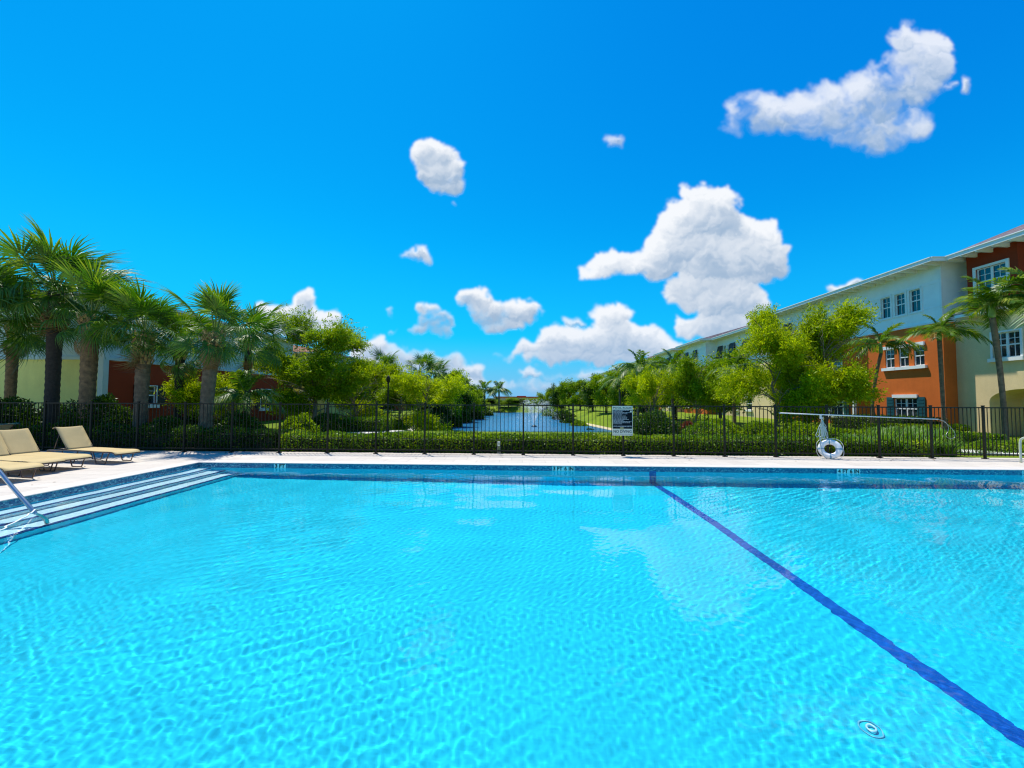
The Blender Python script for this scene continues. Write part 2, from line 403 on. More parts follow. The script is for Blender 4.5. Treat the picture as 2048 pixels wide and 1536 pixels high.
# --- materials of the setting
def m_grass():
    t = MT('grass'); c = t.coord('World')
    a = t.noise(c, .35, 4, .6); b = t.noise(c, 9, 6, .7)
    f = t.math('ADD', t.math('MULTIPLY', a, .5), t.math('MULTIPLY', b, .5))
    t.set(t.ramp(f, [(.30, (.055, .11, .003)), (.5, (.14, .21, .004)), (.72, (.27, .33, .01))]), .85, spec=.15)
    t.set(normal=t.bump(t.noise(c, 40, 5, .75), .9, .05)); return t.m
def m_deck():
    t = MT('deck_stone'); c = t.coord('World')
    br = t.n('ShaderNodeTexBrick', offset=.5); t.L.new(c, br.inputs[0]); br.inputs['Scale'].default_value = 1
    br.inputs['Brick Width'].default_value = .61; br.inputs['Row Height'].default_value = .405; br.inputs['Mortar Size'].default_value = .0045
    br.inputs['Mortar Smooth'].default_value = .3
    br.inputs['Color1'].default_value = (.50, .445, .375, 1); br.inputs['Color2'].default_value = (.56, .50, .42, 1); br.inputs['Mortar'].default_value = (.27, .23, .20, 1)
    n1 = t.noise(c, 2.2, 6, .65); n2 = t.noise(c, 45, 4, .7)
    f = t.rng(n1, .3, .7, .92, 1.06); g = t.rng(n2, .3, .7, .95, 1.04)
    col = t.mix(1, br.outputs[0], t.ramp(t.math('MULTIPLY', f, g), [(0, (0, 0, 0)), (1, (1, 1, 1))]), 'MULTIPLY')
    q = t.n('ShaderNodeVectorMath', operation='SCALE'); t.L.new(br.outputs[0], q.inputs[0]); t.L.new(t.math('MULTIPLY', f, g), q.inputs['Scale'])
    # damp leaf stains
    st = t.rng(t.noise(t.coord('World', (1.5, 5, 1)), 1.3, 5, .7), .60, .74, 0, .55)
    t.set(t.mix(st, q.outputs[0], (.36, .33, .30)), .75, spec=.25)
    t.set(normal=t.bump(t.noise(c, 90, 4, .6), .25, .004)); return t.m
def m_tile(name, cols, size, offset=.5, mortar=(.10, .16, .22), rough=.12, mcol=None):
    t = MT(name); g = t.n('ShaderNodeTexCoord'); sx = t.n('ShaderNodeSeparateXYZ'); t.L.new(g.outputs['Object'], sx.inputs[0])
    cb = t.n('ShaderNodeCombineXYZ'); t.L.new(t.math('ADD', sx.outputs[0], sx.outputs[1]), cb.inputs[0]); t.L.new(sx.outputs[2], cb.inputs[1])
    br = t.n('ShaderNodeTexBrick', offset=offset); t.L.new(cb.outputs[0], br.inputs[0]); br.inputs['Scale'].default_value = 1
    br.inputs['Brick Width'].default_value = size[0]; br.inputs['Row Height'].default_value = size[1]; br.inputs['Mortar Size'].default_value = size[2]
    br.inputs['Color1'].default_value = (0, 0, 0, 1); br.inputs['Color2'].default_value = (1, 1, 1, 1); br.inputs['Mortar'].default_value = (.5, .5, .5, 1)
    wn = t.n('ShaderNodeTexWhiteNoise', noise_dimensions='2D')
    fl = t.n('ShaderNodeVectorMath', operation='FLOOR'); dv = t.n('ShaderNodeVectorMath', operation='DIVIDE'); t.L.new(cb.outputs[0], dv.inputs[0]); dv.inputs[1].default_value = (size[0] / 2, size[1], 1)
    t.L.new(dv.outputs[0], fl.inputs[0]); t.L.new(fl.outputs[0], wn.inputs['Vector'])
    col = t.ramp(t.math('MULTIPLY_ADD', wn.outputs['Value'], .5, t.math('MULTIPLY', br.outputs[0], .5)), cols)
    t.set(t.mix(br.outputs['Fac'], col, mortar), rough); return t.m
def m_plaster(name, col, var=.08):
    t = MT(name); c = t.coord('World'); n1 = t.noise(c, 1.1, 6, .7); n2 = t.noise(c, 14, 5, .7)
    q = t.n('ShaderNodeVectorMath', operation='SCALE'); q.inputs[0].default_value = col
    t.L.new(t.math('MULTIPLY', t.rng(n1, .3, .7, 1 - var, 1 + var), t.rng(n2, .3, .7, 1 - var * .7, 1 + var * .7)), q.inputs['Scale'])
    t.set(q.outputs[0], .8, spec=.2); return t.m
M['grass'] = m_grass(); M['deck'] = m_deck()
M['coping'] = simple('coping_stone', (.56, .51, .45), .7, .06, 4, .1, 60)
M['tileband'] = m_tile('waterline_tile', [(0, (.008, .045, .15)), (.4, (.02, .14, .26)), (.7, (.08, .30, .36)), (1, (.34, .58, .60))], (.048, .024, .0022))
M['lane'] = m_tile('lane_tile', [(0, (.003, .05, .30)), (1, (.006, .11, .50))], (.05, .05, .003), 0, (.03, .10, .38), .3)
M['nosing'] = m_tile('nosing_tile', [(0, (.004, .012, .14)), (1, (.01, .03, .26))], (.05, .05, .002), 0, (.02, .05, .2), .3)
M['plaster'] = m_plaster('pool_plaster', POOL_FLOOR)
M['steps'] = m_plaster('step_plaster', POOL_STEPS, .04)
M['wallplaster'] = m_plaster('wall_plaster', POOL_WALL, .05)
M['white'] = simple('white_plastic', (.84, .80, .74), .4, .05, 4)
M['path'] = simple('concrete_path', (.55, .52, .47), .85, .12, 2, .3, 50, which='World')
M['sand'] = simple('shore_sand', (.48, .40, .22), .9, .25, 2, .5, 20, which='World')

# --- ground: one sheet to the horizon, hollowed for the lake, open under the deck
LAKE = [(-60, 12 + 12), ]
def lake_edges(y):
    L = np.interp(y, [25, 31, 43, 55, 70, 84], [-9.5, -7.4, -6.4, -6.2, -6.6, -7.5])
    Rr = np.interp(y, [25, 30, 35, 47, 59, 72, 84], [12.0, 10.6, 8.6, 6.9, 5.2, 5.0, 5.5])
    return L, Rr
def ground_h(x, y):
    L, Rr = lake_edges(y)
    d = np.minimum(np.minimum(x - L, Rr - x), np.minimum(y - 24.5, 84.5 - y))    # >0 in the lake
    out = np.clip(-d / 4.5, 0, 1); h = (LAKE_Z - .05) * (1 - out * out * (3 - 2 * out))
    h = np.where(d > 0, LAKE_Z - .05 - np.minimum(d, 1.5) * .5, h)
    return h - .03
def build_ground():
    xs = np.unique(np.concatenate([-np.geomspace(60, 2200, 14), np.arange(-60, 60.1, 1.0), np.geomspace(60, 2200, 14), [DX0, DX1]]))
    ys = np.unique(np.concatenate([-np.geomspace(8, 900, 10), np.arange(-6, 12, 3), [DY0, DY1], np.arange(12, 100, .75), np.geomspace(100, 2600, 18)]))
    X, Y = np.meshgrid(xs, ys); Z = ground_h(X, Y)
    ny, nx = X.shape; V = np.stack([X, Y, Z], -1).reshape(-1, 3)
    i, j = np.meshgrid(np.arange(ny - 1), np.arange(nx - 1), indexing='ij'); a = (i * nx + j)
    cx = (X[:-1, :-1] + X[1:, 1:]) / 2; cy = (Y[:-1, :-1] + Y[1:, 1:]) / 2
    keep = ~((cx > DX0) & (cx < DX1) & (cy > DY0) & (cy < DY1))
    a = a[keep]; F = np.stack([a, a + 1, a + nx + 1, a + nx], -1)
    tag(link('ground', np_mesh('ground', V, F, M['grass'], smooth=True)), kind='structure')
build_ground()
# lake water
def m_lake():
    t = MT('lake_water'); c = t.coord('World', (1, .55, 1))
    n = t.math('ADD', t.noise(c, 2.2, 5, .62), t.math('MULTIPLY', t.noise(c, .35, 3, .5), .8))
    t.set((.014, .13, .26), .24, normal=t.bump(n, .6, .14), spec=.7)
    t.p.inputs['IOR'].default_value = 1.33; return t.m
M['lake'] = m_lake()
ys = np.linspace(24, 85.5, 60); LV = []; LF = []
for k, y in enumerate(ys):
    L, Rr = lake_edges(y); LV += [(L - 3.5, y, LAKE_Z), (Rr + 3.5, y, LAKE_Z)]
    if k: LF.append((2 * k - 2, 2 * k - 1, 2 * k + 1, 2 * k))
tag(link('lake', np_mesh('lake', LV, LF, M['lake'])), kind='structure')
# sandy rim along both banks
for side in (1,):
    V = []; F = []
    ysr = np.linspace(25.5, 83.5, 120)
    for k, y in enumerate(ysr):
        e = lake_edges(y)[side]; sg = 1 if side else -1; w = -.05 + .15 * noise.noise(Vector((y * .4, side * 9, 0)))
        V += [(e - sg * .1, y, LAKE_Z + .012), (e + sg * (w + .45), y, LAKE_Z + .14)]
        if k: F.append((2 * k - 2, 2 * k - 1, 2 * k + 1, 2 * k) if side == 0 else (2 * k - 2, 2 * k, 2 * k + 1, 2 * k - 1))
    tag(link('lake_shore', np_mesh('lake_shore', V, F, M['sand'])), kind='structure')

# --- deck (a slab with the pool cut out)
def slab(rects, z0, z1, name, mat_, kind='structure'):
    b = MB()
    for (x0, x1, y0, y1) in rects: b.box(((x0 + x1) / 2, (y0 + y1) / 2, (z0 + z1) / 2), (x1 - x0, y1 - y0, z1 - z0))
    return tag(b.build(name, mat_), kind=kind)
CP = .30
slab([(DX0, DX1, PY1 + CP, DY1), (DX0, PX0 - CP, DY0, PY1 + CP), (PX0 - CP, DX1, DY0, PY0 - CP), (PX1 + CP, DX1, PY0 - CP, PY1 + CP)], -.4, 0, 'pool_deck', M['deck'])
cp = MB()
def coping_piece(a, b, n):      # bullnosed edge stone from a to b; n points into the pool
    a = Vector(a); b = Vector(b); n = Vector(n)
    prof = [(-CP, .003), (-.02, .003), (.004, -.002), (.014, -.009), (.016, -.016), (.012, -.022), (0, -.024), (-CP, -.040)]
    V = [a + n * p[0] + Vector((0, 0, p[1])) for p in prof] + [b + n * p[0] + Vector((0, 0, p[1])) for p in prof]
    k = len(prof); cp.add(V, [(i, (i + 1) % k, k + (i + 1) % k, k + i) for i in range(k)] + [tuple(range(k))[::-1], tuple(range(k, 2 * k))])
x = PX0
while x < PX1:
    coping_piece((x + .0015, PY1, 0), (min(x + .61, PX1) - .0015, PY1, 0), (0, -1, 0)); x += .61
y = PY0
while y < PY1:
    coping_piece((PX0, y + .0015, 0), (PX0, min(y + .61, PY1) - .0015, 0), (1, 0, 0)); y += .61
coping_piece((PX0, PY0, 0), (PX1, PY0, 0), (0, 1, 0)); coping_piece((PX1, PY0, 0), (PX1, PY1, 0), (-1, 0, 0))
tag(cp.build('pool_coping', M['coping']), kind='structure')
slab([(PX0 - CP, PX0 - .001, PY1 + .001, PY1 + CP), (PX0 - CP, PX0 - .001, PY0 - CP, PY0 - .001)], -.3, .002, 'pool_coping', M['coping'])

# --- pool shell
def floor_z(x): return float(np.interp(x, [-8.4, -6.9, 3.3, 13, 20], [-1.02, -1.04, -1.22, -1.62, -1.7]))
FX = [PX0, -6.5, -3, 0, 3.3, 8, 13, PX1]
V = []; F = []
for k, x in enumerate(FX):
    V += [(x, PY0, floor_z(x)), (x, PY1, floor_z(x))]
    if k: F.append((2 * k - 2, 2 * k, 2 * k + 1, 2 * k - 1))
pf = tag(link('pool_floor', np_mesh('pool_floor', V, F, M['plaster'])), kind='structure')
BAND = -.165
V = []; F = []
for k, x in enumerate(FX):
    V += [(x, PY1, floor_z(x)), (x, PY1, BAND)]
    if k: F.append((2 * k - 2, 2 * k, 2 * k + 1, 2 * k - 1))
b = len(V)
V += [(PX0, PY0, -1.1), (PX0, PY1, -1.1), (PX0, PY1, BAND), (PX0, PY0, BAND), (PX1, PY0, -1.8), (PX1, PY1, -1.8), (PX1, PY1, BAND), (PX1, PY0, BAND), (PX0, PY0, -1.8), (PX1, PY0, -1.8), (PX1, PY0, BAND), (PX0, PY0, BAND)]
F += [(b, b + 1, b + 2, b + 3), (b + 4, b + 7, b + 6, b + 5), (b + 8, b + 11, b + 10, b + 9)]
pw = tag(link('pool_wall', np_mesh('pool_wall', V, F, M['wallplaster'])), kind='structure')
tb = MB()
for c, d in ((((PX0 + PX1) / 2, PY1 + .02, (BAND - .02) / 2), (PX1 - PX0, .04 + .004, -BAND - .02)), ((PX0 - .02, (PY0 + PY1) / 2, (BAND - .02) / 2), (.044, PY1 - PY0 - .01, -BAND - .02)),
             ((PX1 + .02, (PY0 + PY1) / 2, (BAND - .02) / 2), (.044, PY1 - PY0, -BAND - .02)), (((PX0 + PX1) / 2, PY0 - .02, (BAND - .02) / 2), (PX1 - PX0, .044, -BAND - .02))):
    tb.box(c, d)
tband = tag(tb.build('waterline_tiles', M['tileband']), kind='structure')
# lane line: up the far wall and along the floor towards the camera
LNX0, LNX1, LW = 3.26, 3.52, .17
def lane_x(y): return LNX0 + (LNX1 - LNX0) * (PY1 - y) / 7.4
V = []
for y in (PY0 + .02, PY1 - .006): V += [(lane_x(y) - LW / 2, y, floor_z(lane_x(y) - LW / 2) + .005), (lane_x(y) + LW / 2, y, floor_z(lane_x(y) + LW / 2) + .005)]
V += [(LNX0 - LW / 2, PY1 - .005, floor_z(3.3)), (LNX0 + LW / 2, PY1 - .005, floor_z(3.3)), (LNX0 + LW / 2, PY1 - .005, -.13), (LNX0 - LW / 2, PY1 - .005, -.13)]
lane = tag(link('lane_line', np_mesh('lane_line', V, [(0, 1, 3, 2), (4, 5, 6, 7)], M['lane'])), kind='structure')
# steps along the left wall
treads = [(.34, -.255), (.72, -.50), (1.10, -.76)]
st = MB(); ns = MB(); px_ = 0
for w, z in treads:
    st.box((PX0 + (px_ + w) / 2, (PY0 + PY1) / 2 - .004, (z - 1.1) / 2), (w - px_, PY1 - PY0 - .012, z + 1.1)); 
    ns.box((PX0 + w - .022, (PY0 + PY1) / 2 - .004, z - .022), (.052, PY1 - PY0 - .02, .052)); px_ = w
steps = tag(st.build('pool_steps', M['steps']), kind='structure')
nose = tag(ns.build('step_nosing_tiles', M['nosing']), kind='structure')
# main drain on the floor
def caustic(*obs):
    for o in obs: o.cycles.is_caustics_receiver = True
caustic(pf, pw, tband, lane, steps, nose)
dr = empty('floor_drain', DRAIN + (floor_z(DRAIN[0]),), 0, 'round white ringed drain set in the pool floor right of the lane line', 'drain')
d1 = MB(); d1.lathe([(.0, .0), (.062, .0), (.062, .010), (.058, .014), (.0, .014)], n=32); q1 = d1.build('cover_plate', simple('drain_blue', (.03, .30, .45), .6, .1), dr)
d2 = MB()
ring = [(math.cos(a * math.pi / 16) * .026, math.sin(a * math.pi / 16) * .026, .020) for a in range(33)]; d2.tube(ring, .007, 8)
q2 = d2.build('ring', simple('drain_ring', (.50, .80, .84), .5, .05), dr)
d3 = MB(); d3.tube([(math.cos(a * math.pi / 20) * .066, math.sin(a * math.pi / 20) * .066, .006) for a in range(41)], .005, 6); q3 = d3.build('rim', simple('drain_rim', (.20, .62, .72), .6, .1), dr)
caustic(q1, q2, q3)

# --- the water itself: rippled surface, real refraction and caustics
def build_water():
    rs = np.random.default_rng(3)
    # the mesh is finest near the walkway end of the pool
    ys = [PY0]
    while ys[-1] < PY1: ys.append(ys[-1] + min(.030, max(.011, .0055 * ys[-1])))
    ys[-1] = PY1; ys = np.array(ys); NC = 900
    rows = []
    for y in ys:
        a, b = max(PX0 + .3, -1.5 * y - 1.0), min(1.5 * y + 1.0, PX1 - 3)
        rows.append(np.concatenate([np.linspace(PX0, a, 25)[:-1], np.linspace(a, b, NC), np.linspace(b, PX1, 25)[1:]]))
    X = np.array(rows); Y = np.repeat(ys[:, None], X.shape[1], 1); Z = np.zeros_like(X)
    # ripple trains in wind-made patches
    def field(seed, sc):
        r2 = np.random.default_rng(seed); f = np.zeros_like(X)
        for _ in range(7):
            l = sc * r2.uniform(.6, 1.6); th = r2.uniform(0, 6.283); f += np.sin(6.283 / l * (X * math.cos(th) + Y * math.sin(th) * 1.2) + r2.uniform(0, 6.283))
        return np.clip(.5 + f / 5, 0, 1)
    fa, fb, fc = field(1, 5.0), field(2, 4.0), field(4, 6.0)
    for k in range(74):
        lam = math.exp(rs.uniform(math.log(.036), math.log(.115))); th = rs.uniform(0, 2 * math.pi)
        slope = RIP_S * (lam / .15) ** .1 * rs.uniform(.6, 1.4); a = slope * lam / 6.283
        Z += a * np.sin(6.283 / lam * (X * math.cos(th) + Y * math.sin(th)) + rs.uniform(0, 6.283)) * (.45 + .75 * (fa if k % 2 else fb))
    for k in range(16):       # directional train crossing from the left
        lam = rs.uniform(.10, .20); th = math.radians(118 + rs.normal() * 9); a = RIP_S * 1.6 * lam / 6.283
        Z += a * np.sin(6.283 / lam * (X * math.cos(th) + Y * math.sin(th)) + rs.uniform(0, 6.283)) * (fc ** 2)
    for k in range(8):
        lam = rs.uniform(.8, 2.0); th = rs.uniform(0, 6.283); Z += .0009 * np.sin(6.283 / lam * (X * math.cos(th) + Y * math.sin(th)) + rs.uniform(0, 6.283))
    Z *= 1 + .7 * np.clip((Y - 4.5) / 4, 0, 1)
    edge = np.clip(np.minimum(np.minimum(X - PX0, PX1 - X), np.minimum(Y - PY0, PY1 - Y)) / .08, 0, 1)
    Z = Z * (.5 + .5 * edge) + WATER_Z
    V = np.stack([X, Y, Z], -1).reshape(-1, 3); ny, nx = X.shape
    i = (np.arange(ny - 1)[:, None] * nx + np.arange(nx - 1)[None]).ravel(); F = np.stack([i, i + 1, i + nx + 1, i + nx], -1)
    m = bpy.data.materials.new('pool_water'); m.use_nodes = True; n = m.node_tree.nodes; n.clear()
    g = n.new('ShaderNodeBsdfGlass'); g.inputs['IOR'].default_value = 1.25; g.inputs['Roughness'].default_value = 0; g.inputs['Color'].default_value = (*WATER_TINT, 1)
    oo = n.new('ShaderNodeOutputMaterial'); m.node_tree.links.new(g.outputs[0], oo.inputs[0])
    w = tag(link('pool_water', np_mesh('pool_water', V, F, m, smooth=True)), kind='structure')
    w.cycles.is_caustics_caster = True
build_water()

# --- depth markers in the tile band
def text_mesh(txt, size, mat_, depth=.0015, bold=.0, align='CENTER', spacing=1.0):
    cu = bpy.data.curves.new('t', 'FONT'); cu.body = txt; cu.size = size; cu.extrude = depth; cu.offset = bold; cu.align_x = align; cu.align_y = 'CENTER'; cu.space_character = spacing; cu.resolution_u = 3
    ob = bpy.data.objects.new('t', cu); COL.objects.link(ob); dg = bpy.context.evaluated_depsgraph_get()
    me = bpy.data.meshes.new_from_object(ob.evaluated_get(dg)); bpy.data.objects.remove(ob); me.materials.clear(); me.materials.append(mat_); return me
M['black'] = simple('black_paint', (.012, .012, .014), .5, .1)
M['marktile'] = simple('marker_tile', (.95, .90, .80), .25, .05, 6)
BD = text_mesh
for px, txt, lab in ((560.5, '3 FT', 'white depth marker tile reading 3 FT, leftmost one, near the steps'), (1126.5, '3 FT 6 IN', 'white depth marker tile reading 3 FT 6 IN, left of the lane line'),
                     (1696, '4 FT 6 IN', 'white depth marker tile reading 4 FT 6 IN, below the life ring'), (2056, '5 FT', 'white depth marker tile reading 5 FT, cut by the right picture edge')):
    X = onY(px, 932, PY1).x; groups = txt.split(' '); wch = .070; n = len(txt.replace(' ', '')) + .6 * txt.count(' '); w = {4: .31, 9: .56}[len(txt)]
    e = empty('depth_marker', (X, PY1, -.086), 0, lab, 'depth marker', 'depth markers')
    k = 2 if w < .4 else 4
    for q in range(k):
        p = MB(); p.box((-w / 2 + w / k * (q + .5), -.006, 0), (w / k - .004, .012, .118)); p.build('tile', M['marktile'], e)
    ms = [text_mesh(q, .125, M['black'], .0008, .005, align='LEFT', spacing=1.0) for q in groups]; ws = []
    for me in ms:
        co = np.empty(len(me.vertices) * 3, np.float32); me.vertices.foreach_get('co', co); co = co.reshape(-1, 3); co[:, 0] -= co[:, 0].min(); me.vertices.foreach_set('co', co.ravel()); me.update(); ws.append(float(co[:, 0].max()))
    gap = .045; s = (w - .05) / (sum(ws) + gap * (len(ws) - 1)); x_ = -(w - .05) / 2
    for me, q in zip(ms, ws): link('lettering', me, e, (x_, -.0135, 0), (R(90), 0, 0), (s, 1, 1)); x_ += (q + gap) * s

# --- fence
def build_fence():
    f = empty('pool_fence', (0, FENCE_Y, 0), 0, 'dark bronze metal picket fence running along the far pool deck', 'fence')
    SP = 1.48; k0, k1 = -12, 11; xA, xB = .03 + k0 * SP, .03 + k1 * SP
    pm = MB(); pm.box((0, 0, .76), (.048, .048, 1.52)); pm.box((0, 0, 1.53), (.058, .058, .02)); pm.box((0, 0, .012), (.11, .11, .024)); post = pm.mesh('post', M['metal_dark'])
    km = MB(); km.box((0, 0, .775), (.0145, .0145, 1.39)); pick = km.mesh('picket', M['metal_dark'])
    for k in range(k0, k1 + 1): link('post', post, f, (.03 + k * SP, 0, 0))
    for k in range(k0, k1):
        x0 = .03 + k * SP
        for z, n in ((1.475, 'top_rail'), (.115, 'bottom_rail')):
            m = MB(); m.box((x0 + SP / 2, 0, z), (SP - .054, .034, .034)); m.build(n, M['metal_dark'], f)
        for j in range(1, 13): link('picket', pick, f, (x0 + SP * j / 13 + RNG.normal() * .0015, 0, 0), (RNG.normal() * .002, RNG.normal() * .0025, 0))
build_fence()

# ================================================================ buildings
M['siding'] = simple('white_siding', (.88, .88, .84), .6, .05, 2, .05, 80, which='World')
M['trimwhite'] = simple('white_trim', (.82, .82, .78), .5, .05, 2, which='World')
def stucco(name, col):
    t = MT(name); c = t.coord('World'); a = t.noise(c, .8, 5, .65); b = t.noise(c, 30, 5, .7)
    stv = t.noise(t.coord('World', (1, 1, .12)), 2.5, 4, .6)
    q = t.n('ShaderNodeVectorMath', operation='SCALE'); q.inputs[0].default_value = col
    t.L.new(t.math('MULTIPLY', t.rng(a, .3, .7, .9, 1.08), t.math('MULTIPLY', t.rng(b, .3, .7, .93, 1.05), t.rng(stv, .35, .7, 1.03, .94))), q.inputs['Scale'])
    t.set(q.outputs[0], .9, spec=.1, normal=t.bump(b, .35, .012)); return t.m
M['orange'] = stucco('orange_stucco', (.64, .15, .030)); M['yellow'] = stucco('yellow_stucco', (.82, .62, .33)); M['red'] = stucco('shaded_orange_stucco', (.30, .045, .018))  # red: same paint as orange, darkened to put its shade into the colour
M['leftyellow'] = stucco('olive_yellow_stucco', (.85, .74, .24)); M['leftred'] = stucco('dark_red_stucco', (.34, .05, .018)); M['greige'] = simple('pale_green_siding', (.52, .62, .56), .6, .05, 2, which='World')
def m_shingle(name, a, b, s=(.32, .14)):
    t = MT(name); c = t.n('ShaderNodeTexCoord'); br = t.n('ShaderNodeTexBrick', offset=.5)
    sx = t.n('ShaderNodeSeparateXYZ'); t.L.new(c.outputs['Object'], sx.inputs[0]); cb = t.n('ShaderNodeCombineXYZ'); t.L.new(sx.outputs[1], cb.inputs[0]); t.L.new(sx.outputs[0], cb.inputs[1]); t.L.new(cb.outputs[0], br.inputs[0])
    br.inputs['Scale'].default_value = 1; br.inputs['Brick Width'].default_value = s[0]; br.inputs['Row Height'].default_value = s[1]; br.inputs['Mortar Size'].default_value = .012
    br.inputs['Color1'].default_value = (*a, 1); br.inputs['Color2'].default_value = (*b, 1); br.inputs['Mortar'].default_value = (*[x * .4 for x in a], 1)
    n = t.noise(t.coord('World'), 1.4, 5, .7); q = t.n('ShaderNodeVectorMath', operation='SCALE'); t.L.new(br.outputs[0], q.inputs[0]); t.L.new(t.rng(n, .3, .7, .75, 1.3), q.inputs['Scale'])
    t.set(q.outputs[0], .9, spec=.1, normal=t.bump(br.outputs['Fac'], -.5, .02)); return t.m
M['shingle'] = m_shingle('grey_shingle', (.12, .10, .11), (.20, .16, .17)); M['barrel'] = m_shingle('clay_tile', (.20, .095, .055), (.32, .17, .10), (.25, .38))
t = MT('window_glass'); t.set((.010, .022, .040), .04, spec=.9); M['glass'] = t.m
t = MT('door_dark'); t.set((.02, .03, .035), .35); M['doordark'] = t.m
M['teal'] = simple('teal_shutter', (.010, .085, .10), .5, .1, 4); M['shutterdark'] = simple('black_shutter', (.012, .018, .020), .5, .1, 4)
M['interior'] = simple('dark_interior', (.03, .03, .03), .9)

class Wall:
    """flat wall seen from outside: P0 bottom corner, u along it, outward normal n; holes get reveals; boards>0 gives lap siding"""
    def __init__(s, P0, u, width, z0, z1): s.P0 = Vector(P0); s.u = Vector(u).normalized(); s.n = Vector((s.u.y, -s.u.x, 0)); s.w = width; s.z0 = z0; s.z1 = z1; s.holes = []
    def pt(s, a, z, o=0): return s.P0 + s.u * a + s.n * o + Vector((0, 0, z - s.P0.z))
    def build(s, parent, mat_, name='wall', boards=0.0, depth=.12):
        us = sorted({0, s.w, *[h[0] for h in s.holes], *[h[1] for h in s.holes]}); zs = {s.z0, s.z1, *[h[2] for h in s.holes], *[h[3] for h in s.holes]}
        if boards:
            z = s.z0 + boards
            while z < s.z1 - .02: zs.add(round(z, 4)); z += boards
        zs = sorted(zs); b = MB()
        for i in range(len(us) - 1):
            for j in range(len(zs) - 1):
                cu, cz = (us[i] + us[i + 1]) / 2, (zs[j] + zs[j + 1]) / 2
                if any(h[0] < cu < h[1] and h[2] < cz < h[3] for h in s.holes): continue
                if boards:
                    f0 = ((zs[j] - s.z0) / boards) % 1; f1 = f0 + (zs[j + 1] - zs[j]) / boards; o0, o1 = .022 * (1 - f0), .022 * (1 - min(f1, 1))
                else: o0 = o1 = 0
                b.add([s.pt(us[i], zs[j], o0), s.pt(us[i + 1], zs[j], o0), s.pt(us[i + 1], zs[j + 1], o1), s.pt(us[i], zs[j + 1], o1)], [(0, 1, 2, 3)])
                if boards and f0 < .01: b.add([s.pt(us[i], zs[j], 0), s.pt(us[i + 1], zs[j], 0), s.pt(us[i + 1], zs[j], o0), s.pt(us[i], zs[j], o0)], [(0, 1, 2, 3)])
        for (a, c, d, e, *_) in s.holes:
            for q in (((a, d), (c, d)), ((c, d), (c, e)), ((c, e), (a, e)), ((a, e), (a, d))):
                (x0, y0), (x1, y1) = q; b.add([s.pt(x0, y0, 0), s.pt(x0, y0, -depth), s.pt(x1, y1, -depth), s.pt(x1, y1, 0)], [(0, 1, 2, 3)])
        return b.build(name, mat_, parent)
    def box(s, b, a0, a1, z0, z1, o0, o1, m=0):
        V = [s.pt(a, z, o) for a in (a0, a1) for z in (z0, z1) for o in (o0, o1)]
        b.add(V, [(0, 1, 3, 2), (4, 6, 7, 5), (0, 4, 5, 1), (2, 3, 7, 6), (0, 2, 6, 4), (1, 5, 7, 3)], m)
    def window(s, parent, a0, a1, z0, z1, casing=.09, sash=1, sill=True, head=False, detail=2, mats=None, shutters=None, awning=False, rec=.10):
        s.holes.append((a0, a1, z0, z1)); tm = M['trimwhite']; b = MB()
        if casing:
            for q in ((a0 - casing, a0, z0 - casing, z1 + casing), (a1, a1 + casing, z0 - casing, z1 + casing), (a0, a1, z1, z1 + casing), (a0, a1, z0 - casing, z0)): s.box(b, q[0], q[1], q[2], q[3], -.01, .045)
        fr = .05; W = (a1 - a0) / sash
        for k in range(sash):
            x0, x1 = a0 + k * W, a0 + (k + 1) * W; zm = (z0 + z1) / 2
            for q in ((x0, x0 + fr, z0, z1), (x1 - fr, x1, z0, z1), (x0 + fr, x1 - fr, z1 - fr, z1), (x0 + fr, x1 - fr, z0, z0 + fr), (x0 + fr, x1 - fr, zm - .03, zm + .03)): s.box(b, q[0], q[1], q[2], q[3], -rec, -rec + .05)
            if detail > 1:
                for (za, zb) in ((zm + .03, z1 - fr), (z0 + fr, zm - .03)):
                    s.box(b, (x0 + x1) / 2 - .012, (x0 + x1) / 2 + .012, za, zb, -rec + .012, -rec + .036)
                    if za > zm: s.box(b, x0 + fr, x1 - fr, (za + zb) / 2 - .012, (za + zb) / 2 + .012, -rec + .014, -rec + .034)
        w = b.build('window', tm, parent)
        for k in range(sash):
            x0, x1 = a0 + k * W + fr, a0 + (k + 1) * W - fr; p = MB(); s.box(p, x0, x1, z0 + fr, z1 - fr, -rec + .006, -rec + .016); p.build('pane', M['glass'], w)
        if sill: p = MB(); s.box(p, a0 - .14, a1 + .14, z0 - .17, z0 - .0, -.02, .13); p.build('sill', tm, w)
        if head: p = MB(); s.box(p, a0 - .06, a1 + .06, z1 + .01, z1 + .2, -.02, .09); p.build('lintel', tm, w)
        if shutters:
            sw = .42
            for x in (a0 - casing - sw - .02, a1 + casing + .02):
                p = MB(); s.box(p, x, x + sw, z0 - .05, z1 + .05, .012, .05)
                for q in range(7):
                    zz = z0 + (z1 - z0) * (q + .5) / 7; s.box(p, x + .05, x + sw - .05, zz - .03, zz + .03, .05, .062)
                p.build('shutter', M[shutters], w)
        if awning:      # top-hung louvred shutter propped open
            p = MB(); h = (z1 - z0) * 1.10; o = .36
            V = [s.pt(a, z, d) for a in (a0 - .1, a1 + .1) for (z, d) in ((z1 + .08, .05), (z1 + .04, .09), (z1 + .08 - h, o), (z1 + .04 - h, o + .03))]
            p.add(V, [(0, 1, 3, 2), (4, 6, 7, 5), (0, 4, 5, 1), (2, 3, 7, 6), (0, 2, 6, 4), (1, 5, 7, 3)]); p.build('shutter', M['shutterdark'], w)
        return w

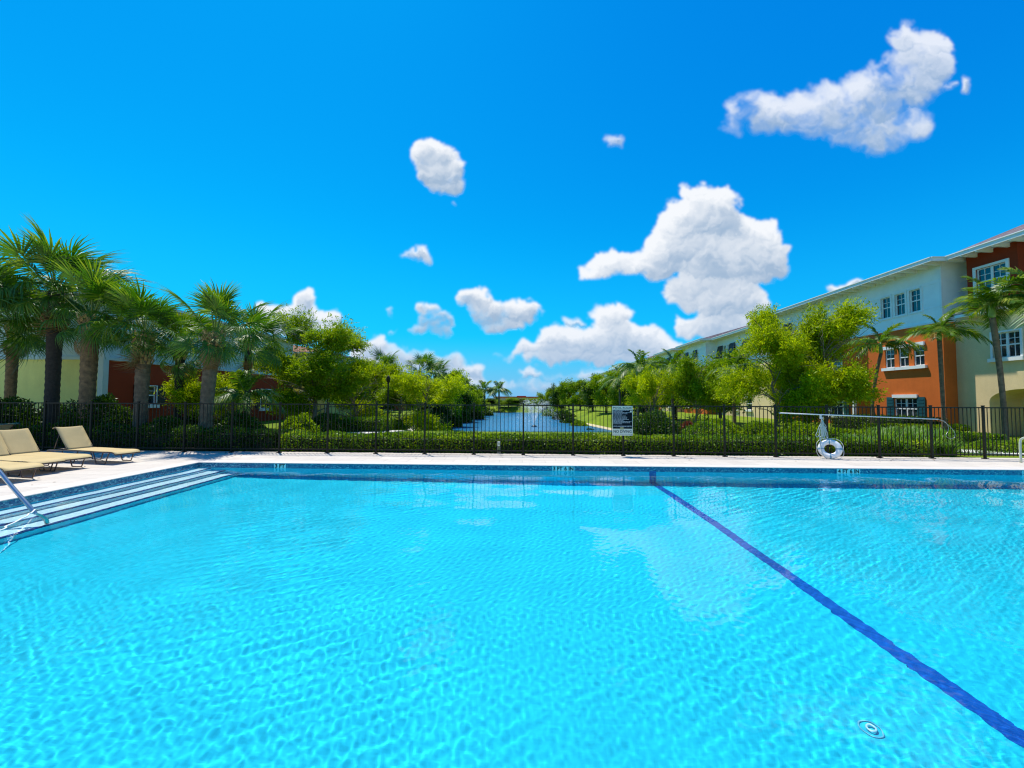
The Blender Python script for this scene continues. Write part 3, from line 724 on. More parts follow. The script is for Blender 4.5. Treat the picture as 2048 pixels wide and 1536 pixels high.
def eave(parent, xe, xw, y0, y1, z, pitch, xr, tails=True, hip0=True, hip1=True, end=.55):
    """roof sloping up from the eave line xe (towards +x), wall face xw; ridge at xr"""
    sg = 1 if xr > xe else -1; b = MB(); Y0, Y1 = y0 - end, y1 + end; rise = abs(xr - xe) * pitch; th = .16
    r0 = Y0 + (abs(xr - xe) if hip0 else 0); r1 = Y1 - (abs(xr - xe) if hip1 else 0)
    if r0 > r1: r0 = r1 = (Y0 + Y1) / 2
    xb = 2 * xr - xe
    V = [(xe, Y0, z), (xe, Y1, z), (xr, r1, z + rise), (xr, r0, z + rise), (xb, Y0, z), (xb, Y1, z)]
    F = [(0, 1, 2, 3), (4, 3, 2, 5), (0, 3, 4), (1, 5, 2)]
    b.add(V, F); rf = b.build('roof', M['shingle'], parent)
    f = MB(); o = .012
    for (p, q) in (((xe - sg * o, Y0, 0), (xe - sg * o, Y1, 0)), ((xe, Y0 - o, 0), (xb, Y0 - o, 0)), ((xe, Y1 + o, 0), (xb, Y1 + o, 0))):
        p = Vector(p); q = Vector(q); d = (q - p).normalized(); n = Vector((d.y, -d.x, 0)); 
        f.bar(p + Vector((0, 0, z - .075)), q + Vector((0, 0, z - .075)), .03, .19)
        f.bar(p + n * 0 + Vector((0, 0, z + .03)), q + Vector((0, 0, z + .03)), .11, .045)
    f.build('fascia', M['trimwhite'], rf)
    s_ = MB(); s_.box(((xe + xw + sg * .6) / 2 + sg * .02, (Y0 + Y1) / 2, z - .03), (abs(xw + sg * .6 - xe) - .06, Y1 - Y0 - .06, .03)); s_.build('soffit', M['trimwhite'], rf)
    if tails:
        tm = MB(); tm.prism([(0, 0), (0, -.17), (abs(xw - xe) * .75, -.22), (abs(xw - xe), -.22), (abs(xw - xe), 0)], -.045, .045, 'y'); me = tm.mesh('rafter_tail', M['trimwhite'])
        n = max(2, int((y1 - y0) / .62))
        for k in range(n + 1):
            y = y0 + (y1 - y0) * k / n; o_ = link('rafter_tail', me, parent, (xe + sg * .02, y, z - .05)); 
            if sg < 0: o_.rotation_euler = (0, 0, math.pi)
    return rf

# ---- right hand row, facade towards -x. near house by the pool
ZE = 9.08
XF, XB = 22.0, 23.25
LX = (0, -1, 0)                                  # direction along a facade that looks towards -x (left to right seen from outside)
def house(label, yA, yB, segs, zE=ZE, ridge=30.5, detail=2, loc_tails=True):
    h = empty('townhouse', (0, 0, 0), 0, label, 'townhouse', 'three storey townhouses along the right bank')
    for sgm in segs:
        x, y0, y1 = sgm['x'], sgm['y0'], sgm['y1']; w = y1 - y0; ztop = zE - .06
        layers = sgm['layers']
        for (z0, z1, mt_, wins) in layers:
            W = Wall((x, y1, z0), LX, w, z0, z1 if z1 else ztop)
            for wd in wins: W.window(h, **wd)
            W.build(h, M[mt_], boards=.17 if mt_ in ('siding', 'greige') else 0)
            xd = sgm.get('back', XB)
            for (yy, u) in ((y0, (1, 0, 0)), (y1, (-1, 0, 0))):      # returns
                if xd - x > .05:
                    P = (x, y0, z0) if u[0] > 0 else (xd, y1, z0)
                    Wall(P, u, xd - x, z0, z1 if z1 else ztop).build(h, M[mt_], boards=.17 if mt_ in ('siding', 'greige') else 0)
            if mt_ == 'siding' and z0 > 1:
                b = MB(); b.box((x + (xd - x) / 2 + .0, (y0 + y1) / 2, z0 - .03), (xd - x + .10, w + .10, .10)); b.build('belt_course', M['trimwhite'], h)
                for yy in (y0, y1):
                    b = MB(); b.box((x - .012, yy, (z0 + ztop) / 2), (.075, .075 + .02, ztop - z0)); b.build('corner_board', M['trimwhite'], h)
    return h
def W_(a0, a1, z0, z1, **k): return dict(a0=a0, a1=a1, z0=z0, z1=z1, **k)

# near house: u runs from the far end (y1) towards the camera
XN = 22.65
def near_house():
    segs = []
    def u(y, y1): return y1 - y
    y1 = 36.0; Y0 = 20.64
    up = [W_(u(yc, y1) - .30, u(yc, y1) + .30, 6.66, 7.92, casing=.10, sill=False) for yc in (21.98, 22.84, 23.72)] + [W_(u(yc, y1) - .42, u(yc, y1) + .42, 6.72, 7.95, awning=True, sill=False, casing=0) for yc in (26.6, 29.2, 32.4, 34.6)]
    segs.append(dict(x=XF, y0=Y0, y1=y1, back=23.4, layers=[(5.90, None, 'siding', up)]))
    y1 = 25.05
    lo = [W_(u(yc, y1) - .29, u(yc, y1) + .29, 3.64, 4.74, casing=0, sill=True, head=True) for yc in (21.92, 22.78, 23.62)]
    g = [W_(u(22.76, y1) - .66, u(22.76, y1) + .66, .60, 1.84, casing=0, sash=2, head=True, sill=True, shutters='teal')]
    segs.append(dict(x=XF + .02, y0=Y0 + .02, y1=y1, back=23.4, layers=[(2.9, 5.86, 'orange', lo), (-.1, 2.9, 'orange', g)]))
    segs.append(dict(x=XB, y0=25.05, y1=36.0, back=XB, layers=[(-.1, 5.9, 'orange', [W_(2.0, 3.4, 3.6, 4.9, sash=2, head=True), W_(6.4, 7.4, 3.6, 4.9, head=True), W_(6.2, 7.4, .6, 1.9, head=True, shutters='teal')])]))
    y1 = Y0 + .02
    segs.append(dict(x=XN, y0=12.5, y1=y1, back=XN, layers=[(2.6, 6.02, 'yellow', [W_(u(18.56, y1) - .52, u(18.56, y1) + .52, 3.72, 4.92, casing=.08, sash=2, sill=True), W_(u(14.6, y1) - .62, u(14.6, y1) + .62, 3.86, 5.12, casing=.08, sash=2, sill=True)])]))
    segs.append(dict(x=23.4, y0=12.5, y1=y1, back=23.4, layers=[(6.02, None, 'siding', [])]))
    y1 = 20.0      # upper bay, its shade put into the red wall colour
    segs.append(dict(x=XN - .03, y0=17.98, y1=y1, back=23.4, layers=[(6.10, None, 'red', [W_(u(19.0, y1) - .60, u(19.0, y1) + .60, 6.92, 8.22, casing=.12, sash=2, sill=False)])]))
    h = house('nearest townhouse with white siding over orange stucco, a yellow arched porch beside the palms', 12.5, 34, segs)
    # arched porch in the yellow wall
    W = Wall((XN, Y0 + .02, -.1), LX, 8.12, -.1, 2.6); b = MB(); aw, sp = 1.32, 1.66; ac = Y0 + .02 - 18.0
    n = 14; arc = [(ac - aw * math.cos(math.pi * k / n), sp + .58 * math.sin(math.pi * k / n)) for k in range(n + 1)]
    def q(a0, a1, z0, z1): b.add([W.pt(a0, z0), W.pt(a1, z0), W.pt(a1, z1), W.pt(a0, z1)], [(0, 1, 2, 3)])
    q(0, ac - aw, -.1, 2.6); q(ac + aw, 8.12, -.1, 2.6)
    for k in range(n):
        (x0, z0), (x1, z1) = arc[k], arc[k + 1]; b.add([W.pt(x0, z0), W.pt(x1, z1), W.pt(x1, 2.6), W.pt(x0, 2.6)], [(0, 1, 2, 3)])
        b.add([W.pt(x0, z0), W.pt(x0, z0, -1.7), W.pt(x1, z1, -1.7), W.pt(x1, z1)], [(0, 1, 2, 3)])
    for x_ in (ac - aw, ac + aw): b.add([W.pt(x_, -.1), W.pt(x_, -.1, -1.7), W.pt(x_, sp, -1.7), W.pt(x_, sp)], [(0, 1, 2, 3)])
    b.add([W.pt(ac - aw, -.1, -1.7), W.pt(ac + aw, -.1, -1.7), W.pt(ac + aw, 2.6, -1.7), W.pt(ac - aw, 2.6, -1.7)], [(0, 1, 2, 3)])
    b.build('arched_porch', M['yellow'], h)
    p = MB(); W.box(p, ac + .0, ac + .95, -.1, 1.95, -1.69, -1.62); dd = p.build('door', M['doordark'], h); p = MB(); p.tube([W.pt(ac + .1, 1.0, -1.60), W.pt(ac + .1, 1.12, -1.58)], .02, 6); p.build('handle', M['steel'], dd)
    # skirt roof under the upper bay
    b = MB(); b.prism([(XN - .55, 6.02), (XN - .55, 5.94), (XN, 5.94), (XN, 6.24)], 17.9, 20.1, 'y'); b.build('skirt_roof', M['barrel'], h)
    b = MB(); b.box((XN - .57, 19.0, 5.96), (.05, 2.3, .14)); b.box((XN - .29, 19.0, 5.91), (.52, 2.2, .04)); b.build('gutter', M['trimwhite'], h)
    # small porch roof left of the orange bay
    b = MB(); b.prism([(21.3, 2.72), (21.3, 2.60), (XB, 2.60), (XB, 3.15)], 25.3, 28.1, 'y'); b.build('porch_roof', M['barrel'], h)
    b = MB(); b.box((21.28, 26.7, 2.66), (.06, 2.9, .16)); b.box((21.4, 25.45, 1.2), (.14, .14, 2.8)); b.box((21.4, 27.95, 1.2), (.14, .14, 2.8)); b.build('porch_post', M['trimwhite'], h)
    b = MB(); b.tube([(XF + .9, Y0 - .06, -.1), (XF + .9, Y0 - .06, 5.8)], .045, 8); b.build('downpipe', M['orange'], h)
    eave(h, 21.12, XF, Y0, 35.6, ZE, .30, 30.5, hip0=True, hip1=False, end=.4); eave(h, 21.85, 23.3, 12.5, 20.2, ZE + .02, .42, 30.5, hip0=True, hip1=False)
    b = MB(); b.box((23.2, 17.6, 9.72), (.35, .6, .12)); b.build('roof_vent', M['trimwhite'], h)
    for k in range(6):
        b = MB(); b.lathe([(.05, 0), (.05, .22), (.08, .22), (.08, .27), (.0, .27)], (0, 0, 0), 8); b.build('vent_pipe', M['shutterdark'], h, (25.0, 24.0 + k * 1.75, 10.22))
    b = MB(); b.box((29, 23.2, 4.4), (9.8, 21.0, 9.0)); b.build('core', M['yellow'], h)
    return h
near_house()
def far_house(label, ya, yb, lay, zE, detail=1, extra=True):
    """ya nearer end; lay: list of (y0,y1,kind)"""
    segs = []
    for (y0, y1, kind) in lay:
        w = y1 - y0; x = XF if kind.startswith('box') else XB; d = detail
        up = []; low = []; gr = []
        if 'trio' in kind:
            c = w - 1.9 if 'near' in kind else 1.9
            up = [W_(c - .32 + k * .95, c + .32 + k * .95, zE - 2.35, zE - 1.0, casing=.10, sill=False, detail=d) for k in (-1, 0, 1)]
            low = [W_(c - .32 + k * .95, c + .32 + k * .95, 3.6, 4.85, casing=0, head=True, detail=d) for k in (-1, 0, 1)]
        n = int(w / 2.6)
        if 'awn' in kind: up += [W_(1.0 + k * 2.6 - .45, 1.0 + k * 2.6 + .45, zE - 2.35, zE - 1.0, awning=True, sill=False, casing=0, detail=1) for k in range(n) if not ('trio' in kind and k >= n - 1 and 'near' in kind)]
        if 'red' in kind: up = [W_(w / 2 - .65, w / 2 + .65, zE - 2.1, zE - .8, casing=.12, sash=2, sill=False, detail=d)]
        if not low: low = [W_(1.2 + k * 2.6 - .4, 1.2 + k * 2.6 + .4, 3.6, 4.85, casing=0, head=True, detail=1) for k in range(n)]
        gr = [W_(1.2 + k * 2.6 - .5, 1.2 + k * 2.6 + .5, .7, 1.95, casing=0, head=True, detail=1) for k in range(n)]
        top = 'red' if 'red' in kind else 'siding'; body = 'orange' if 'or' in kind else 'yellow'
        segs.append(dict(x=x, y0=y0, y1=y1, layers=[(5.86, None, top, up), (2.8, 5.86, body, low), (-.1, 2.8, body, gr)]))
    h = house(label, ya, yb, segs, zE)
    for (y0, y1, kind) in lay:
        x = XF if kind.startswith('box') else XB
        eave(h, x - .88, x, y0, y1, zE, .30, 30.5, tails=detail > 1, end=.5)
    b = MB(); b.box((29, (ya + yb) / 2, 4.3), (9.8, yb - ya - .5, 8.7)); b.build('core', M['yellow'], h)
    return h
far_house('second townhouse from the pool, white siding over pale yellow with a trio of top windows', 36.2, 62, [(36.2, 46.6, 'flat_trio_awn'), (46.6, 53, 'box_awn_or'), (53, 55.5, 'flat_red_or'), (55.5, 62, 'box_awn')], 8.95, 2)
far_house('third townhouse along the right bank, white top floor over orange, half hidden by trees', 64, 88, [(64, 68, 'flat_awn_or'), (68, 77, 'box_trio_awn_or'), (77, 79.5, 'flat_red_or'), (79.5, 88, 'box_awn')], 8.9)
far_house('farthest townhouse on the right bank, white eaves just above the treetops', 92, 124, [(92, 104, 'box_awn'), (104, 107, 'flat_red_or'), (107, 124, 'box_awn_or')], 8.8)

# ---- left hand houses, facade towards +x, end wall towards the camera
def left_house(label, x0, xw, y0, y1, zE, cols, wins, ends, detail=2):
    h = empty('townhouse', (0, 0, 0), 0, label, 'townhouse', 'two storey townhouses along the left bank')
    zb = 3.45
    for (za, zc, mt_, rows) in ((zb, zE - .05, cols[2], wins[1]), (-.1, zb, cols[1], wins[0])):
        W = Wall((xw, y0, za), (0, 1, 0), y1 - y0, za, zc)
        for wd in rows: W.window(h, **wd)
        W.build(h, M[mt_], boards=.17 if mt_ == 'greige' else 0)
    for (za, zc, mt_, rows) in ((zb, zE - .05, cols[2], ends[1]), (-.1, zb, cols[0], ends[0])):
        W = Wall((x0, y0, za), (1, 0, 0), xw - x0, za, zc)
        for wd in rows: W.window(h, **wd)
        W.build(h, M[mt_], boards=.17 if mt_ == 'greige' else 0)
    b = MB(); b.box(((x0 + xw) / 2, y0 - .03, zb), (xw - x0 + .1, .1, .14)); b.box((xw + .03, (y0 + y1) / 2 + .1, zb), (.1, y1 - y0, .14)); b.build('belt_course', M['greige'], h)
    b = MB(); b.box((xw + .01, y0 - .01, zE / 2), (.24, .24, zE)); b.build('corner_board', M['greige'], h)
    b = MB(); b.box(((x0 + xw) / 2, (y0 + y1) / 2 + .3, 3.0), (xw - x0 - .5, y1 - y0 - .2, 5.8)); b.build('core', M[cols[0]], h)
    # hipped clay roof
    o = .75; X0, X1, Y0, Y1 = x0 - o, xw + o, y0 - o, y1 + o; d = min(X1 - X0, Y1 - Y0) / 2; r = d * .21; b = MB()
    if X1 - X0 > Y1 - Y0: R1, R2 = (X0 + d, (Y0 + Y1) / 2, zE + r), (X1 - d, (Y0 + Y1) / 2, zE + r); F = [(0, 1, 5, 4), (2, 3, 4, 5), (1, 2, 5), (3, 0, 4)]
    else: R1, R2 = ((X0 + X1) / 2, Y0 + d, zE + r), ((X0 + X1) / 2, Y1 - d, zE + r); F = [(0, 1, 4), (1, 2, 5, 4), (2, 3, 5), (3, 0, 4, 5)]
    b.add([(X0, Y0, zE), (X1, Y0, zE), (X1, Y1, zE), (X0, Y1, zE), R1, R2], F); rf = b.build('roof', M['barrel'], h)
    b = MB(); b.box(((X0 + X1) / 2, (Y0 + Y1) / 2, zE - .06), (X1 - X0, Y1 - Y0, .10)); b.build('fascia', M['trimwhite'], rf)
    return h
left_house('left townhouse with olive yellow end wall and dark red side wall behind the palms', -34, -19.1, 17.0, 31.4, 6.35, ('leftyellow', 'leftred', 'greige'),
    ([W_(1.87, 2.57, 1.30, 2.25, casing=.04, detail=2, shutters='shutterdark', sill=True), W_(6.2, 7.3, .9, 2.3, casing=.05, sash=1, shutters='shutterdark'), W_(10.6, 11.8, .9, 2.3, casing=.05, shutters='shutterdark')], [W_(4.2, 5.2, 4.2, 5.5, sill=False), W_(9.2, 10.2, 4.2, 5.5, sill=False)]),
    ([], []))
left_house('second left townhouse, olive yellow and red behind the broad green tree', -32, -17.2, 33.5, 50.0, 5.7, ('leftyellow', 'leftyellow', 'greige'),
    ([W_(2.2, 3.4, .9, 2.3, shutters='teal'), W_(8, 9.2, .9, 2.3, shutters='teal')], [W_(2.2, 3.2, 4.1, 5.4, sill=False), W_(8.2, 9.2, 4.1, 5.4, sill=False)]), ([W_(12.4, 13.8, .8, 2.3, sash=2)], []))
left_house('third left townhouse, pale green siding deep behind the trees', -32, -18.4, 54.0, 74.0, 5.4, ('leftyellow', 'leftred', 'greige'),
    ([W_(3, 4.2, .9, 2.3)], [W_(3, 4.2, 4.1, 5.4, sill=False)]), ([], []), 1)
# ---- long low building far beyond the lake
fb = empty('long_building', (0, 380, 0), 0, 'long low building with a red roof edge on the far side of the lake', 'building')
b = MB(); b.box((-4, 0, 1.2), (46, 20, 4.6)); b.build('wall', simple('pink_stucco', (.75, .42, .32), .9, .1), fb)
b = MB(); b.box((-4, -.2, 3.95), (47, 21, 1.0)); b.build('roof', simple('red_roof_edge', (.62, .06, .03), .8, .1), fb)
b = MB(); b.box((-1, 2, 4.8), (9, 8, .8)); b.build('roof_box', simple('dark_red_box', (.28, .02, .015), .8, .1), fb)

# ================================================================ vegetation
WIND = Vector((1, -.1, 0))
def rnd_unit(rs, n):
    v = rs.normal(size=(n, 3)); return v / np.linalg.norm(v, axis=1, keepdims=True)
def leaf_quads(P, D, size, asp, rs, flat=.5):
    """rhombic leaves at P pointing along D"""
    n = len(P); D = D / (np.linalg.norm(D, axis=1, keepdims=True) + 1e-9)
    up = rnd_unit(rs, n) * flat + np.array([0, 0, 1.0]) * (1 - flat); S = np.cross(D, up); S /= (np.linalg.norm(S, axis=1, keepdims=True) + 1e-9)
    L = (size * rs.uniform(.65, 1.35, n))[:, None]; Wd = L * asp
    Nn = np.cross(S, D)
    V = np.stack([P, P + D * L * .5 + S * Wd * .5 + Nn * L * .06, P + D * L, P + D * L * .5 - S * Wd * .5 + Nn * L * .06], 1).reshape(-1, 3)
    return V, np.arange(n * 4).reshape(-1, 4)
def tree_meshes(seed, H, Rr, z0, nlimb, leaves, size, asp, matn, bark, top=0.0, r0=.11, spread=1.0, lean=0.0, droop=.25, trunks=1, spray=True):
    rs = np.random.default_rng(seed); tb = MB(); C = []; Dd = []
    for tk in range(trunks):
        ax = rs.uniform(0, 6.283); off = Vector((math.cos(ax), math.sin(ax), 0)) * (.18 * Rr if trunks > 1 else 0)
        pts = []; n = 9
        for k in range(n):
            q = k / (n - 1); pts.append(Vector((off.x * (.25 + 1.6 * q) + lean * q * q * H + rs.normal() * .05 * q * Rr, off.y * (.25 + 1.6 * q) + rs.normal() * .05 * q * Rr, q * H * .97)))
        tb.tube(smooth_path(pts, 2), [r0 * (1.25 - 1.1 * (i / 16) ** .8) if i else r0 * 1.5 for i in range(17)], 7)
        for i in range(nlimb // trunks):
            q = rs.uniform(max(.1, z0 / H * .8), .93); base = pts[min(n - 1, int(q * (n - 1)))].lerp(pts[min(n - 1, int(q * (n - 1)) + 1)], (q * (n - 1)) % 1)
            az = i * 2.39996 + rs.normal() * .3
            hrel = np.clip((base.z - z0 * .7) / (H - z0 * .7), 0, 1); prof = (math.sin(math.pi * min(1, .18 + .82 * hrel)) ** .6) if hrel < .55 else math.cos((hrel - .55) / .45 * 1.25) ** .8
            R_ = Rr * (.55 + .5 * rs.random()) * prof * spread; el = rs.uniform(.15, .75) + .5 * hrel
            d = Vector((math.cos(az) * math.cos(el), math.sin(az) * math.cos(el), math.sin(el)))
            L = R_ * .80 / max(.74, math.cos(el)); m1 = base + d * L * .5 + Vector((0, 0, .06 * L)); e = base + d * L + Vector((0, 0, -droop * L * .4))
            path = smooth_path([base, m1, e], 3); tb.tube(path, [max(.006, r0 * .38 * (1 - .85 * j / (len(path) - 1))) for j in range(len(path))], 5)
            C.append((e, d, .5)); C.append((m1.lerp(e, .5), d, .6))
            for j in range(5):
                s0 = path[rs.integers(2, len(path))]; a2 = rs.normal(size=3) * .75 + np.array(d); a2 = Vector(a2).normalized(); l2 = L * rs.uniform(.22, .48)
                e2 = s0 + a2 * l2; tb.tube([s0, s0.lerp(e2, .5) + Vector((0, 0, .04)), e2], [.012, .008, .004], 4)
                C.append((e2, a2, .5)); C.append((s0.lerp(e2, .6), a2, .4))
    if top > 0:      # thin leader sticking out above the crown
        for i in range(9):
            b_ = pts[-1] - Vector((0, 0, .5 * rs.random())); d = Vector((rs.normal() * .38, rs.normal() * .38, 1)).normalized(); e2 = b_ + d * top * rs.uniform(.5, 1.0)
            tb.tube([b_, b_.lerp(e2, .5), e2], [.014, .009, .004], 4)
            for w in np.linspace(.25, 1, 7): C.append((b_.lerp(e2, float(w)), d, .055))
    wts = np.array([c[2] for c in C]); wts = wts * rs.uniform(.4, 1.4, len(C)); cnt = np.maximum(2, (wts / wts.sum() * leaves).astype(int)); Ps = []; Ds = []
    for (c, d, w), n in zip(C, cnt):
        rad = (.07 if w < .1 else (Rr * .11 + .07) * rs.uniform(.7, 1.25)); dv = np.array(d); g = np.clip(rs.normal(size=(n, 3)), -1.7, 1.7) * rad * np.array([1, 1, .62])
        g += dv * np.clip(rs.normal(size=(n, 1)), -1.6, 1.2) * rad * .8
        Ps.append(np.array(c) + g); Ds.append(dv * .8 + rs.normal(size=(n, 3)) * .75 + np.array([.25, 0, -droop]))
    P = np.concatenate(Ps); D = np.concatenate(Ds)
    if spray:       # leaflets in pairs along short twigs
        m = len(P) // 5; P = P[:m]; D = D[:m]; D /= np.linalg.norm(D, axis=1, keepdims=True); sd = np.cross(D, rnd_unit(rs, m)); sd /= np.linalg.norm(sd, axis=1, keepdims=True) + 1e-9
        PP, DD = [], []
        for k in range(5):
            PP.append(P + D * size * .42 * k); DD.append(D * .7 + sd * (1 if k % 2 else -1) * .85 if k < 4 else D)
        P = np.concatenate(PP); D = np.concatenate(DD)
    P[:, 2] = np.maximum(P[:, 2], .05)
    V, F = leaf_quads(P, D, size, asp, rs, .75)
    return tb.mesh('trunk', M[bark]), np_mesh('crown', V, F, M[matn])
def tree(label, x, y, tm, rz=0.0, s=1.0, name='leafy_tree', cat='tree', group='trees around the lake', z=None):
    e = empty(name, (x, y, float(ground_h(np.array(x), np.array(y))) if z is None else z), rz, label, cat, group)
    e.scale = (s, s, s) if not isinstance(s, tuple) else s
    link('trunk', tm[0], e); link('crown', tm[1], e); return e

T_big = tree_meshes(1, 5.9, 3.0, .9, 34, 52000, .145, .36, 'green', 'cypress_bark', top=.0, r0=.12, droop=.3)
T_cyp = tree_meshes(2, 5.6, 2.5, .9, 38, 46000, .15, .34, 'lime', 'cypress_bark', top=1.5, r0=.10, droop=.2)
T_cyp2 = tree_meshes(3, 5.2, 2.6, .7, 34, 46000, .15, .34, 'lime', 'cypress_bark', top=.5, r0=.10, droop=.25)
T_mid = tree_meshes(4, 4.6, 2.6, .6, 28, 24000, .17, .36, 'lime', 'cypress_bark', top=.3, r0=.10)
T_mid2 = tree_meshes(5, 4.8, 2.2, .7, 28, 24000, .17, .38, 'green', 'cypress_bark', top=.5, r0=.09)
T_dark = tree_meshes(6, 6.0, 3.2, 1.0, 26, 16000, .30, .45, 'dark', 'bark_dark', r0=.16, spray=False)
T_darkB = tree_meshes(7, 6.0, 3.4, .6, 26, 16000, .30, .45, 'green', 'bark_dark', r0=.16, spray=False)
T_small = tree_meshes(8, 2.5, 1.15, .7, 18, 12000, .11, .36, 'lime', 'cypress_bark', r0=.045)
T_wisp = tree_meshes(9, 6.0, 1.5, 4.2, 18, 1500, .12, .5, 'green', 'bark', top=.8, r0=.06, spray=False)

def px_x(px, Y): return onY(px, 800, Y).x
# left bank
tree('broad leafy green tree rising left of the lake, beside the rightmost fan palm', px_x(630, 21), 21, T_big, .4, (.92, .92, .90))
tree('thin wispy tree poking up above the broad green tree', px_x(655, 24), 24, T_wisp, 1.0, .98)
tree('young lime green tree growing among the fan palm trunks', px_x(372, 15.5), 15.5, T_small, 0, .95)
tree('small lime green tree right of the crosshatched palm trunk', px_x(456, 17.5), 17.5, T_small, 2.0, .95)
tree('yellow green bushy tree filling the gap right of the slim fan palm', px_x(572, 22), 22, T_mid, .9, (.72, .72, .80))
tree('bushy green tree between the broad tree and the lamp post', px_x(712, 23.5), 23.5, T_mid, 2.9, (.86, .86, .92))
tree('bright green feathery tree on the lawn by the left lake bank', px_x(848, 25), 25, T_mid, .3, (.86, .86, .86))
tree('lime green tree between the lamp post and the lake bank', px_x(800, 29), 29, T_mid2, 1.8, (1.0, 1.0, .80))
tree('dark spreading tree behind the left lawn hedge', px_x(712, 31), 31, T_darkB, .5, .62)
tree('dark tree far behind the left lawn, near the second townhouse', px_x(765, 40), 40, T_dark, 2.5, .66)
left_row = [(868, 33, .58, 'dark'), (892, 40, .66, 'green'), (920, 48, .62, 'dark'), (938, 55, .62, 'green'), (952, 63, .60, 'dark'), (950, 72, .52, 'dark'), (905, 60, .85, 'green')]
lab = ['nearest dark tree leaning over the left lake edge', 'rounded green tree overhanging the left lake edge', 'dark tree overhanging the water past the left lawn', 'green tree far down the left lake bank',
       'dark tree near the far left corner of the lake', 'last small dark tree at the end of the left bank', 'taller tree set back behind the left bank row']
for (p, Y, s, k), l in zip(left_row, lab): tree(l, px_x(p, Y), Y, T_dark if k == 'dark' else T_darkB, Y * 1.3, s)
# right bank
tree('large feathery lime green tree in front of the orange townhouse wall', px_x(1650, 18.6), 18.6, T_cyp2, .3, (.84, .84, .92))
tree('tall lime green tree with a thin bare tip above the townhouse eaves', px_x(1608, 20.2), 20.2, T_cyp, 1.3, (.72, .72, .90))
tree('yellow green feathery tree left of the tallest lime tree', px_x(1552, 19.0), 19.0, T_cyp2, 2.6, (.76, .76, .96))
tree('slender green tree with a pointed tip right of the pool rules sign', px_x(1392, 24), 24, T_mid2, .5, (.74, .74, .98))
tree('round green tree standing behind the pool rules sign', px_x(1305, 26), 26, T_mid, 1.7, (.66, .66, 1.0))
tree('dense green tree between the slender tree and the yellow green one', px_x(1440, 29), 29, T_darkB, .8, (.72, .72, .72))
right_row = [(1350, 34, .72, 'green'), (1285, 38, .66, 'dark'), (1245, 44, .66, 'green'), (1212, 50, .66, 'green'), (1186, 57, .66, 'dark'), (1160, 64, .68, 'green'), (1138, 71, .68, 'green'), (1116, 79, .68, 'dark'), (1094, 87, .62, 'green')]
lab = ['green tree filling the gap before the second townhouse', 'dark tree beside the right lake bank, left of the round tree', 'leafy tree on the right bank below the orange gable', 'green tree midway along the right bank row',
       'dark rounded tree midway along the right bank row', 'leafy tree two thirds down the right bank', 'green tree near the far end of the right bank', 'dark tree near the far right corner of the lake', 'low yellow green tree at the far right corner of the lake']
for (p, Y, s, k), l in zip(right_row, lab): tree(l, px_x(p, Y), Y, T_dark if k == 'dark' else T_darkB, Y * 2.1, s)
far = []
for k in range(18):
    x = -23 + k * 3.1 + RNG.normal() * .6; y = 87.5 + RNG.uniform(0, 6)
    tree('low rounded tree in the row on the far lake shore', x, y, T_dark if k % 2 else T_darkB, k * 1.1, (.8, .8, .27), group='trees on the far lake shore')

# ---- bushes and hedges: leaves on a dark twiggy core
M['core'] = simple('shrub_core', (.018, .026, .008), .95, .4, 8)
def hedge(name, label, cat, rects, h0, h1, mt_, n, size, group=None, wob=.06, rs_=0, soft=.05):
    """rects: (x0,x1,y0,y1) boxes of foliage"""
    rs = np.random.default_rng(rs_ + 77); P = []; D = []; cb = MB()
    for (x0, x1, y0, y1) in rects:
        w, d, h = x1 - x0, y1 - y0, h1 - h0; A = [w * d, w * h, w * h, d * h, d * h]; tot = sum(A)
        for a, side in zip(A, range(5)):
            k = int(n * a / tot * (w * d + w * h) / sum((q[1] - q[0]) * (q[3] - q[2] + h) for q in rects)); q = rs.random((k, 2)); dep = np.abs(rs.normal(size=k)) * soft
            if side == 0: p = np.stack([x0 + q[:, 0] * w, y0 + q[:, 1] * d, np.full(k, h1) - dep], 1); nn = (0, 0, 1)
            elif side == 1: p = np.stack([x0 + q[:, 0] * w, y0 + dep, h0 + q[:, 1] * h], 1); nn = (0, -1, 0)
            elif side == 2: p = np.stack([x0 + q[:, 0] * w, y1 - dep, h0 + q[:, 1] * h], 1); nn = (0, 1, 0)
            elif side == 3: p = np.stack([x0 + dep, y0 + q[:, 0] * d, h0 + q[:, 1] * h], 1); nn = (-1, 0, 0)
            else: p = np.stack([x1 - dep, y0 + q[:, 0] * d, h0 + q[:, 1] * h], 1); nn = (1, 0, 0)
            ff = np.array([noise.noise(Vector((a_ * 1.7, b_ * 1.7, c_ * 1.7 + rs_))) for a_, b_, c_ in p]) * wob * 2
            p = p + np.array(nn) * ff[:, None]; P.append(p); D.append(np.array(nn) * .55 + rs.normal(size=(k, 3)) * .7 + np.array([0, 0, .3]))
        cb.box(((x0 + x1) / 2, (y0 + y1) / 2, (h0 + h1) / 2 - .06), (w - .2, d - .2, h - .14))
    V, F = leaf_quads(np.concatenate(P), np.concatenate(D), size, .55, rs, .8)
    e = empty(name, ((rects[0][0] + rects[-1][1]) / 2, rects[0][2], 0), 0, label, cat, group)
    inv = Vector(e.location); V = V - np.array(inv)
    link('foliage', np_mesh('foliage', V, F, M[mt_]), e); cb.v = [tuple(Vector(v) - inv) for v in cb.v]; cb.build('branches', M['core'], e); return e
